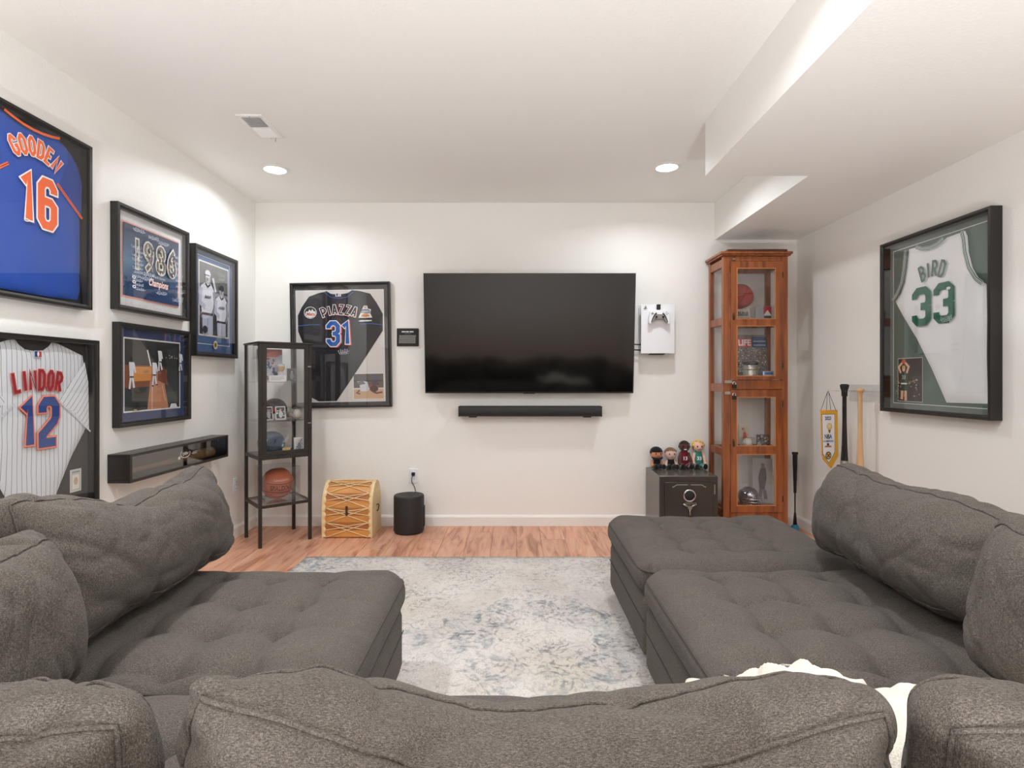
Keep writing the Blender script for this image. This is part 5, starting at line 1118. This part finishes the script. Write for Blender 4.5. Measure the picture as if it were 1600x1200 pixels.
# ------------------------------------------------------------------ round speaker
t = thing('subwoofer', (-.794, 4.24, 0), 'black cylindrical subwoofer standing on the floor', 'speaker')
MB().lathe((0, 0, 0), [(0, .0005), (.108, .0005), (.11, .012), (.115, .016), (.115, .272), (.113, .28), (.109, .284), (0, .285)], 56).build('cabinet', pm('black_fine_plastic', s(34, 32, 33), .55), t, smooth='auto')
MB().box(.108, .119, -.02, .03, .04, .2).build('port', m_blackmat, t, bevel=.004)
o = thing('power_cord', (-.788, BACK, 1.18-(740-590)*BACK/F), 'thin black power cord from the outlet to the round speaker', 'cord')
MB().box(-.013, .013, -.034, -.0096, -.013, .013).build('plug', m_blackmat, o, bevel=.004)
MB().tube([(0, -.03, -.008), (-.01, -.04, -.03), (-.008, -.04, -.06), (.012, -.035, -.10), (.028, -.04, -.16), (.03, -.04, -.25), (.03, -.038, -.34)], .0032, 8).build('cable', m_blackmat, o, smooth=True)
# ------------------------------------------------------------------ safe
t = thing('safe', (1.2645, 3.978, 0), 'dark grey steel safe with a round dial beside the wooden cabinet', 'safe')
SW, SD, SH = .2115, .40, .474; m_safe = pm('dark_grey_enamel', s(92, 86, 80), .22, bump=(300, .08, .001)); m_safed = pm('bronze_black_enamel', s(60, 54, 49), .25, bump=(300, .08, .001))
MB().box(-SW, SW, .0, SD, .0005, SH).build('body', m_safe, t, bevel=.006)
mb = MB()
for a in ((-SW+.004, SW-.004, SH-.04, SH-.006), (-SW+.004, SW-.004, .012, .045), (-SW+.004, -SW+.034, .045, SH-.04), (SW-.034, SW-.004, .045, SH-.04)): mb.box(a[0], a[1], -.006, -.0005, a[2], a[3])
mb.build('door_surround', m_safed, t)
dr = MB().box(-SW+.037, SW-.037, -.014, -.001, .048, SH-.043).build('door', m_safed, t, bevel=.003)
cz = 1.18-(774-590)*3.97/865
MB().lathe((.0, -.0145, cz), [(.036, 0), (.046, -.002), (.046, -.008), (.042, -.012), (.036, -.010)], 40, 'y').build('dial_ring', m_chrome, dr, smooth=True); MB().lathe((.0, -.0145, cz), [(0, -.018), (.026, -.018), (.034, -.012), (.036, 0), (0, 0)], 40, 'y').build('dial', m_blackmat, dr, smooth='auto')
for a in (30, 150, 270): MB().tube([(0, -.026, .30 if False else cz-.085), (.055*math.cos(math.radians(a)), -.03, cz-.085+.055*math.sin(math.radians(a)))], .0065, 10).build('handle_spoke', m_silver, dr, smooth=True)
MB().lathe((0, -.0145, cz-.085), [(0, -.02), (.014, -.02), (.016, -.014), (.016, 0), (0, 0)], 24, 'y').build('handle_hub', m_silver, dr, smooth='auto')
pr = Print(-.0145)
for sx in (-1, 1):
    pr.stroke([(sx*.01, SH-.062), (sx*.085, SH-.062), (sx*.1, SH-.068), (sx*.108, SH-.076), (sx*.116, SH-.075)], .0022, s(176, 170, 160)); pr.ell(sx*.117, SH-.077, .004, .004, s(176, 170, 160), 10)
pr.scribble(0, cz-.052, .055, .014, s(150, 144, 136), rn, .0011, 6); pr.stroke([(-.03, cz-.062), (.02, cz-.064), (.05, cz-.05)], .0015, s(150, 144, 136)); pr.build('pinstripe_ornament', m_print, dr)
for z in (.38, .12): MB().cyl((SW-.030, -.013, z-.035), .006, .07, 14).build('hinge', m_silver, t)
# ------------------------------------------------------------------ plush dolls on the safe
def doll(x, y, k, rz, label, skin, hair, body, shorts, shoe, hairfn, num=None, beard=None, numcol=WHITE, tall=False, smile=False):
    o = thing('plush_doll', (x, y, SH+.0005), label, 'doll', rz, group='plush dolls on the safe'); o.scale = (k,)*3
    ms, mh, mbdy, msh, mso = (pm('plush_'+n, c, .9, spec=.1, sheen=.3, bump=(300, .4, .002)) for n, c in (('skin', skin), ('hair', hair), ('shirt', body), ('shorts', shorts), ('shoe', shoe)))
    hz = (.055+(.045 if tall else 0)); hb = .052
    MB().ell((0, .012, hz*.55+.004), (.032, .026, hz*.55+.004), 20, 14).build('torso', mbdy, o, smooth=True)
    hr = .038 if not tall else .031
    hc = hz+hr*.95+.006
    MB().ell((0, .006, hc), (hr*1.06, hr, hr*1.08), 24, 16).build('head', ms, o, smooth=True)
    hairfn(o, hc, hr, mh)
    for sx in (-1, 1):
        MB().tube([(sx*.022, .008, hz*.95), (sx*.034, -.002, hz*.6), (sx*.036, -.018, hz*.28+.008)], [.009, .0095, .0095], 12).ell((sx*.036, -.019, hz*.26+.008), .0105, 12, 8).build('arm', ms, o, smooth=True)
        mb = MB().tube([(sx*.016, .005, .016), (sx*.02, -.03, .017), (sx*.024, -.052, .016)], [.015, .0145, .012], 12); lg = mb.build('leg', msh if not tall else msh, o, smooth=True)
        MB().ell((sx*.025, -.060, .018), (.014, .012, .0175), 14, 10).build('shoe', mso, o, smooth=True)
        if tall: MB().lathe((sx*.024, -.048, .016), [(.0128, -.004), (.0138, 0), (.0128, .008)], 14, 'y').build('sock', m_white, o, smooth=True)
        MB().ell((sx*hr*.42, .006-hr*.90, hc+.002), (.0045, .003, .006), 10, 8).build('eye', m_blackmat, o, smooth=True)
        MB().ell((sx*hr*1.03, .008, hc-.002), (.005, .006, .009), 10, 8).build('ear', ms, o, smooth=True)
    MB().ell((0, .004-hr*1.0, hc-.006), (.004, .005, .004), 10, 8).build('nose', ms, o, smooth=True)
    MB().ell((0, .008-hr*.93, hc-.017), (.009, .004, .0045 if smile else .0018), 10, 8).build('mouth', m_white if smile else pm('mouth', s(150, 80, 76), .8), o, smooth=True)
    if beard: MB().ell((0, .003, hc-.012), (hr*1.0, hr*.99, hr*.86), 20, 12).build('beard', pm('plush_beard', beard, .95), o, smooth=True) if False else MB().tube([(hr*.98*math.sin(a), .006-hr*1.0*math.cos(a), hc-.020-.012*math.cos(a)) for a in [(-1.25+2.5*i/14) for i in range(15)]], [.0035+.004*math.sin(PI*i/14) for i in range(15)], 10).build('beard', pm('plush_beard', beard, .95), o, smooth=True)
    if num:
        pr = Print(0); put_text(pr, num, 0, 0, .03, numcol, bold=.001); pr.v = [(x_, .012-.0275*math.sqrt(max(.1, 1-(x_/.034)**2)), z_+hz*.62) for x_, y_, z_ in pr.v]; pr.build('jersey_number', m_cloth, o)
    return o
def cap_hair(o, hc, hr, m):
    V = MB().ell((0, .010, hc+hr*.18), (hr*1.13, hr*1.1, hr*1.02), 24, 16)
    V.v = [(x, y, max(z, hc+hr*.30) if y < -.004 else max(z, hc-hr*.55)) for x, y, z in V.v]; V.build('hair', m, o, smooth=True)
def short_hair(o, hc, hr, m):
    V = MB().ell((0, .011, hc+hr*.2), (hr*1.09, hr*1.05, hr*.96), 24, 16)
    V.v = [(x, y, max(z, hc+hr*.62-.004*math.sin(x*160)) if y < .0 else max(z, hc-hr*.5)) for x, y, z in V.v]; V.build('hair', m, o, smooth=True)
def thin_hair(o, hc, hr, m):
    V = MB().ell((0, .009, hc+hr*.1), (hr*1.08, hr*1.04, hr*1.04), 24, 16)
    V.v = [(x, y, max(z, hc+hr*.62) if y < .002 else max(z, hc-hr*.5)) for x, y, z in V.v]; V.build('hair', m, o, smooth=True)
def curl_hair(o, hc, hr, m):
    mb = MB(); rr = random.Random(9)
    for k in range(40):
        a = rr.uniform(0, 2*PI); e = rr.uniform(.12, 1.45); y = math.sin(a)*math.cos(e)
        if y < -.35 and e < .75: continue
        if y > 0 and rr.random() < .5: e -= .7; y = math.sin(a)*math.cos(e)
        mb.ell((hr*1.05*math.cos(a)*math.cos(e), .008+hr*1.02*y, hc+hr*1.05*math.sin(e)), .0105, 8, 6)
    mb.build('hair', m, o, smooth=True)
dk = s(26, 24, 25)
doll(1.122, 4.31, 1.18, .12, 'plush doll with black hair and beard, leftmost on the safe', s(206, 140, 104), dk, s(30, 29, 32), s(30, 29, 32), dk, cap_hair, beard=dk)
doll(1.232, 4.31, 1.15, .0, 'plush doll with short brown hair and pale face on the safe', s(222, 186, 172), s(128, 96, 74), s(28, 28, 32), s(28, 28, 32), dk, short_hair)
doll(1.339, 4.31, 1.26, -.05, 'plush doll in a maroon jersey with white socks on the safe', s(92, 62, 52), s(36, 30, 30), s(110, 34, 44), s(100, 30, 40), dk, thin_hair, num='13', tall=True, smile=True)
doll(1.452, 4.32, 1.24, -.05, 'plush doll with curly blond hair and a green jersey on the safe', s(238, 190, 170), s(222, 180, 92), s(60, 132, 118), s(70, 140, 126), dk, curl_hair, num='33', tall=True)

# ------------------------------------------------------------------ wooden cabinet
m_wood = pm('reddish_teak', s(168, 97, 48), .32, var=(4.2, .2), stretch=(8, 8, .7), col2=s(116, 58, 28), coat=.15, bump=(60, .08, .001))
m_wood2 = pm('dark_teak', s(88, 46, 26), .4, var=(4, .22), stretch=(1, 7, 7))
t = thing('curio_cabinet', (1.55, 4.075, 0), 'tall reddish wooden curio cabinet with glass doors in the right corner', 'display cabinet')
CW, CDp, CH = .476, .305, 2.075
posts = [(0, .05, 0, .035), (.433, CW, 0, .035), (0, .035, CDp-.035, CDp), (CW-.035, CW, CDp-.035, CDp)]
for a in posts: MB().box(a[0], a[1], a[2], a[3], .0005, CH-.001).build('post', m_wood, t, bevel=.002)
MB().box(-.016, CW+.016, -.016, CDp+.005, CH, CH+.012).box(-.026, CW+.026, -.026, CDp+.008, CH+.012, CH+.03).build('cornice', m_wood, t, bevel=.003)
MB().box(.035, CW+.0, .004, CDp+.008, CH+.0302, CH+.052).build('top_board', m_wood2, t, bevel=.002)
for z0, z1 in ((2.036, CH-.001), (1.093, 1.163), (.115, .188)): MB().box(.0505, .4325, .002, .033, z0, z1).build('face_rail', m_wood, t, bevel=.002)
# side and back frames with panes
ztop, zbot = 2.036, .14; divs = [.14, .20, .600, .655, 1.075, 1.135, 1.570, 1.625, 2.0, 2.06]
for sx in (0, 1):
    xa, xb = (.004, .030) if sx == 0 else (CW-.030, CW-.004)
    for i in range(0, 10, 2): MB().box(xa, xb, .0355, CDp-.0355, divs[i], divs[i+1]).build('side_rail', m_wood, t, bevel=.0015)
    for i in range(1, 8, 2): MB().box(xa+.010, xa+.014, .0355, CDp-.0355, divs[i], divs[i+1]).build('side_pane', m_glass, t)
for i in range(0, 10, 2): MB().box(.0355, CW-.0355, CDp-.028, CDp-.004, divs[i], divs[i+1]).build('back_rail', m_wood, t)
for i in range(1, 8, 2): MB().box(.0355, CW-.0355, CDp-.018, CDp-.014, divs[i], divs[i+1]).build('back_pane', m_glass, t)
for z in (.20, .632, 1.115, 1.590): MB().box(.036, CW-.036, .037, CDp-.037, z, z+.014).build('shelf', m_wood if z in (.20, 1.115) else m_glass, t)
def cab_door(z0, z1, panes, hasp, keyz):
    x0, x1 = .0515, .4315; d = MB(); xi0, xi1 = .094, .381
    d.box(x0, xi0, -.012, .0015, z0, z1).box(xi1, x1, -.012, .0015, z0, z1); zs = sorted([z0, z1]+[z for p in panes for z in p])
    for a, b_ in zip(zs[0::2], zs[1::2]): d.box(xi0+.0002, xi1-.0002, -.012, .0015, a, b_)
    o = d.build('door', m_wood, t)
    for a, b_ in panes:
        MB().box(xi0+.0004, xi1-.0004, -.006, -.003, a+.0002, b_-.0002).build('pane', m_glass, o); e = .006; bd = MB()
        for q in ((xi0, xi1, a, a+e), (xi0, xi1, b_-e, b_), (xi0, xi0+e, a+e, b_-e), (xi1-e, xi1, a+e, b_-e)): bd.box(q[0], q[1], -.0135, -.0062, q[2], q[3])
        bd.build('bead', pm('light_teak_bead', s(196, 128, 76), .35), o)
    MB().prism(ellp(.072, keyz, .008, .03, 16), -.0145, -.0121).build('escutcheon', pm('aged_brass', s(110, 84, 50), .4, metal=.8), o); MB().tube([(.072, -.016, keyz+.012), (.072, -.026, keyz+.004), (.072, -.024, keyz-.018), (.072, -.017, keyz-.026)], .0032, 8).build('pull', m_metal, o, smooth=True)
    for z in (z0+.1, z1-.1): MB().cyl((x1+.001, -.0135, z-.022), .0035, .044, 12).build('hinge', m_metal, o)
    return o
cab_door(1.166, 2.033, [(1.189, 1.562), (1.609, 1.986)], 1.15, 1.63); cab_door(.191, 1.09, [(.238, .619), (.676, 1.039)], 1.09, .70)
for z in (1.148, 1.066):
    hs = MB().box(.008, .062, -.010, -.0005, z-.010, z+.012).build('hasp', m_silver, t, bevel=.001) if z > 1.1 else MB().box(.008, .0505, -.010, -.0005, z-.010, z+.012).build('hasp', m_silver, t, bevel=.001)
    MB().tube([(.072+.011*math.cos(a), -.022, z-.012+.013*math.sin(a)) for a in [2*PI*k/20 for k in range(20)]], .0028, 8, True).build('shackle', m_chrome, hs, smooth=True); MB().box(.058, .088, -.032, -.0165, z-.046, z-.018).build('padlock', m_blackmat, hs, bevel=.004)
MB().box(.06, .085, -.014, -.001, 2.046, 2.055).build('catch', m_silver, t)
def in_cur(name, x, y, z, label, cat, rz=0, tilt=0):
    o = thing(name, (1.55+x, 4.075+y, z), label, cat, group='collectables in the wooden cabinet'); o.rotation_euler = (Matrix.Rotation(rz, 4, 'Z') @ Matrix.Rotation(tilt, 4, 'X')).to_euler(); return o
Z4, Z3, Z2, Z1 = 1.6045, 1.1295, .6465, .2145
o = in_cur('basketball', .185, .155, Z4+.095, 'faded red ball on a stand behind the upper cabinet pane', 'ball')
mb = MB().ell((0, 0, .10), .095, 32, 22); mb.v = [(x*(1+.10*math.exp(-((z-.06)/.05)**2)*(x > 0)), y, z) for x, y, z in mb.v]
bl = mb.build('ball', pm('faded_red_rubber', s(176, 70, 58), .6, bump=(300, .4, .002)), o, smooth=True); c = Vector((0, 0, .10))
for f in (lambda a: Vector((math.cos(a), math.sin(a), .1)), lambda a: Vector((math.sin(a)*.5, math.cos(a), math.sin(a)))): MB().tube([c+f(2*PI*k/48).normalized()*.0945 for k in range(48)], .002, 6, True).build('channel', pm('dark_red_channel', s(110, 36, 32), .7), bl)
MB().lathe((0, 0, -.0945), [(.05, 0), (.052, 0), (.040, .10), (.038, .10)], 28).build('stand', m_acryl, o)
o = in_cur('sign_card', .16, .058, Z4, 'small lettered name plate below the red ball', 'sign'); MB().box(-.058, .058, -.008, .008, 0, .085).build('plate', pm('grey_plate', s(176, 170, 162), .5), o, bevel=.002); pr = Print(-.0083); pr.rect(-.056, .004, .056, .02, s(52, 46, 42)); [pr.stroke([(-.045+.0155*k, .034), (-.045+.0155*k, .066), (-.038+.0155*k, .05+.012*(k % 2)), (-.036+.0155*k, .036)], .0026, s(44, 40, 40)) for k in range(6)]; pr.build('lettering', m_print, o)
o = in_cur('display_box', .36, .12, Z4, 'clear plastic box holding a red and white card in the upper cabinet', 'box')
for bx in ((-.068, -.066, -.04, .04, 0, .12), (.066, .068, -.04, .04, 0, .12), (-.066, .066, -.04, -.038, 0, .12), (-.066, .066, .038, .04, 0, .12), (-.066, .066, -.038, .038, 0, .002)): MB().box(*bx).build('case_side', m_acryl, o)
MB().box(-.062, .062, .02, .034, .003, .118).build('grey_liner', pm('grey_card', s(176, 178, 184), .5), o); pr = Print(.0195); pr.rect(0, .05, .06, .116, s(196, 60, 66)); pr.poly([(0, .05), (.06, .05), (.03, .09)], s(232, 232, 232)); pr.rect(.002, .022, .058, .045, s(90, 92, 100)); pr.build('label_print', m_print, o)
# lower pane of the upper door
o = in_cur('magazine', .315, .215, Z3+.001, 'large picture magazine with a crowd cover and red title block', 'magazine', tilt=math.radians(-7))
MB().box(-.12, .12, -.004, .004, 0, .385).build('pages', pm('magazine_paper', s(206, 200, 192), .5), o); pr = Print(-.0043); pr.rect(-.12, 0, .12, .385, s(120, 110, 104)); pr.rect(.004, .285, .12, .37, s(44, 66, 116)); pr.rect(-.11, .29, .002, .355, s(206, 60, 56)); put_text(pr, 'LIFE', -.054, .322, .066, WHITE, width=.098, bold=.002)
for k in range(2): pr.rect(.015, .30+k*.03, .11, .309+k*.03, s(170, 182, 206))
for k in range(420): pr.ell(rn.uniform(-.114, .114), rn.uniform(.006, .28), rn.uniform(.0025, .006), rn.uniform(.003, .007), rn.choice([s(206, 186, 170), s(60, 54, 52), s(150, 126, 112), s(226, 220, 214), s(90, 70, 64), s(130, 60, 56), s(40, 40, 46)]), 6) if k % 1 == 0 else None
pr.v = [(x, max(y, -.0085) if i > 60 else y, z) for i, (x, y, z) in enumerate(pr.v)]
pr.build('cover_print', m_print, o)
o = in_cur('silver_tin', .245, .10, Z3, 'rounded silver collector tin in the upper wooden cabinet', 'tin'); MB().lathe((0, 0, 0), [(0, .0), (.05, .0), (.054, .006), (.054, .10), (.05, .108), (.055, .112), (.055, .135), (.046, .146), (0, .148)], 32).build('tin', m_silver, o, smooth='auto'); pr = Print(0); pr.rect(-.035, .02, .035, .085, s(190, 198, 210)); pr.ell(0, .05, .018, .022, s(60, 84, 130)); pr.v = [(.0545*math.sin(x/.0545), -(.0546+abs(y))*math.cos(x/.0545), z) for x, y, z in pr.v]; pr.build('label_print', m_print, o)
MB().lathe((0, 0, .1485), [(0, 0), (.05, 0), (.052, .004), (.05, .018), (.03, .022), (0, .022)], 28).build('dark_lid', m_blackmat, o, smooth='auto')
o = in_cur('card_tin', .362, .09, Z3, 'small pale blue tin beside the silver tin', 'tin'); MB().box(-.042, .042, -.03, .03, 0, .10).build('tin', pm('pale_blue_tin', s(168, 186, 210), .3, metal=.4), o, bevel=.008); pr = Print(-.0303); pr.rect(-.03, .012, .03, .07, s(222, 222, 220)); pr.rect(-.03, .075, .03, .088, s(90, 120, 170)); [pr.rect(-.024, .02+k*.012, .024, .026+k*.012, s(150, 110, 110)) for k in range(4)]; pr.build('label_print', m_print, o)
# lower door, upper pane
o = in_cur('baseball', .225, .11, Z2, 'white baseball in a clear cube in the lower wooden cabinet', 'baseball'); ball_cube(o, .037, .082, m_ball)
o = in_cur('trading_card', .24, .19, Z2+.002, 'cream and red card standing behind the white baseball', 'card', tilt=math.radians(-8)); card(o, .075, .16, s(230, 214, 196), [s(214, 200, 180), s(190, 70, 60), s(226, 214, 196), s(150, 60, 54)], rn)
o = in_cur('photo_block', .345, .13, Z2, 'dark photo block beside the baseball in the wooden cabinet', 'photo'); MB().box(-.052, .052, -.012, .012, 0, .105).build('block', m_acryl, o, bevel=.002); pr = Print(-.0125); pr.rect(-.05, .003, .05, .102, s(66, 62, 60)); [pr.ell(rn.uniform(-.04, .04), rn.uniform(.012, .09), rn.uniform(.004, .01), rn.uniform(.004, .012), rn.choice([s(190, 184, 176), s(120, 114, 108), s(40, 38, 38), s(150, 130, 110)]), 8) for k in range(30)]; pr.build('photo_print', m_print, o)
# lower door, lower pane
o = in_cur('mini_helmet', .245, .14, Z1+.062, 'chrome mini football helmet with face guard in the lower cabinet', 'helmet', rz=math.radians(25))
helmet(o, .075, pm('dark_chrome', s(150, 150, 160), .14, metal=.9), m_chrome, ear=True); MB().box(-.05, .05, -.05, .05, -.0615, -.052).build('stand', m_blackmat, o)
for z in (-.005, -.028, -.045): MB().tube([(.072*math.cos(a), -.10*abs(math.sin(a))-.012, z) for a in [PI+PI*k/16 for k in range(17)]], .0032, 8).build('face_guard', m_chrome, o, smooth=True)
MB().tube([(0, -.10, -.045), (0, -.115, -.02), (0, -.09, .012)], .0032, 8).build('face_guard', m_chrome, o, smooth=True)
o = in_cur('photo_print', .375, .19, Z1+.001, 'tall grey photograph leaning in the bottom of the wooden cabinet', 'photo', rz=-.35, tilt=math.radians(-6)); MB().box(-.07, .07, -.002, .002, 0, .34).build('paper', pm('photo_paper', s(170, 168, 166), .4), o); pr = Print(-.0023); pr.poly([(-.02, .1), (.015, .1), (.03, .2), (.022, .27), (-.012, .265), (-.03, .19)], s(82, 78, 80)); pr.ell(.004, .285, .014, .018, s(110, 104, 102)); pr.stroke([(-.01, .1), (-.02, .03)], .012, s(104, 100, 100)); pr.stroke([(.014, .1), (.024, .03)], .012, s(104, 100, 100)); pr.build('image', m_print, o)
o = thing('papers', (1.55+.17, 4.075+.13, CH+.0523), 'thin white folded paper lying on top of the wooden cabinet', 'paper'); MB().box(-.05, .06, -.1, .08, 0, .008).build('sheet', m_white, o, bevel=.002)
# ------------------------------------------------------------------ swing trainer in the corner
lo_ = Vector((2.16, 4.235, .030)); hi_ = Vector((2.178, 4.27, .605)); dv = (hi_-lo_).normalized()
o = thing('swing_trainer', (lo_.x, lo_.y, .0015), 'thin black swing trainer with a blue ball end standing in the corner', 'training stick')
L0 = Vector((0, 0, .0285)); Lp = lambda d: tuple(L0+dv*d)
MB().ell(L0, .0285, 20, 14).build('ball_end', pm('blue_rubber', s(28, 130, 166), .5), o, smooth=True)
MB().tube([Lp(.026), Lp(.11), Lp(.12), Lp(.27)], [.014, .008, .0052, .0052], 10).build('shaft', m_blackmat, o, smooth=True); MB().tube([Lp(.265), Lp(.30), Lp(.54), Lp(.555), Lp(.562)], [.010, .0105, .0175, .017, .022], 14).tube([Lp(.562), Lp(.577)], [.023, .021], 14).build('grip', m_blackmat, o, smooth='auto')
# ------------------------------------------------------------------ kitchenette beside the camera, seen only in reflections
m_cabw = pm('painted_cabinet', s(214, 210, 203), .4); m_fr = pm('black_appliance', s(24, 24, 26), .25)
t = thing('tall_refrigerator', (-2.72, .1, 0), 'black two door refrigerator in the kitchenette alcove', 'refrigerator')
MB().box(-.3, .3, -.6, .0, .0005, 1.62).build('body', m_fr, t, bevel=.01)
for sx in (-1, 1): dd = MB().box(*sorted((sx*.004, sx*.298)), .002, .045, .04, 1.6).build('door', m_fr, t, bevel=.006); MB().tube([(sx*.03, .075, .5), (sx*.03, .085, .6), (sx*.03, .085, 1.2), (sx*.03, .075, 1.3)], .009, 8).build('handle', m_silver, dd, smooth=True)
t = thing('wall_cabinet', (-2.5, .1, 1.66), 'white two door cupboard above the refrigerator in the alcove', 'cabinet')
MB().box(-.55, .45, -.6, .0, 0, .5).build('body', m_cabw, t, bevel=.003)
for sx in (-1, 1): dd = MB().box(*sorted((sx*.005-.05, sx*.49-.05)), .001, .02, .01, .49).build('door', m_cabw, t, bevel=.004); MB().lathe((sx*.04-.05, .02, .06), [(.005, 0), (.005, .012), (.013, .018), (.012, .026), (0, .028)], 16, 'y').build('knob', m_metal, dd, smooth=True)

# ------------------------------------------------------------------ uplighters added unseen behind the sofa to brighten the ceiling
for x, nm_ in ((-.75, 'black floor uplighter behind the left of the sofa, out of view'), (.75, 'black floor uplighter behind the right of the sofa, out of view')):
    t = thing('floor_uplighter', (x, -.30, 0), nm_, 'lamp', group='floor uplighters')
    MB().lathe((0, 0, 0), [(0, .0005), (.13, .0005), (.13, .015), (.02, .022), (.016, .03), (.016, .34), (.03, .35), (0, .352)], 32).build('stand', m_blackmat, t, smooth='auto')
    MB().lathe((0, 0, 0), [(.03, .352), (.10, .37), (.15, .42), (.153, .42), (.148, .415), (.10, .378), (0, .366)], 40).build('bowl', m_blackmat, t, smooth='auto')
    la = bpy.data.lights.new('bowl_light', 'AREA'); la.shape = 'DISK'; la.size = .28; la.energy = FILL_UPLIGHT; la.color = (.94, .97, 1)
    lo = bpy.data.objects.new('bowl_light', la); C.objects.link(lo); lo.parent = t; lo.location = (0, 0, .421); lo.rotation_euler = (PI, 0, 0)
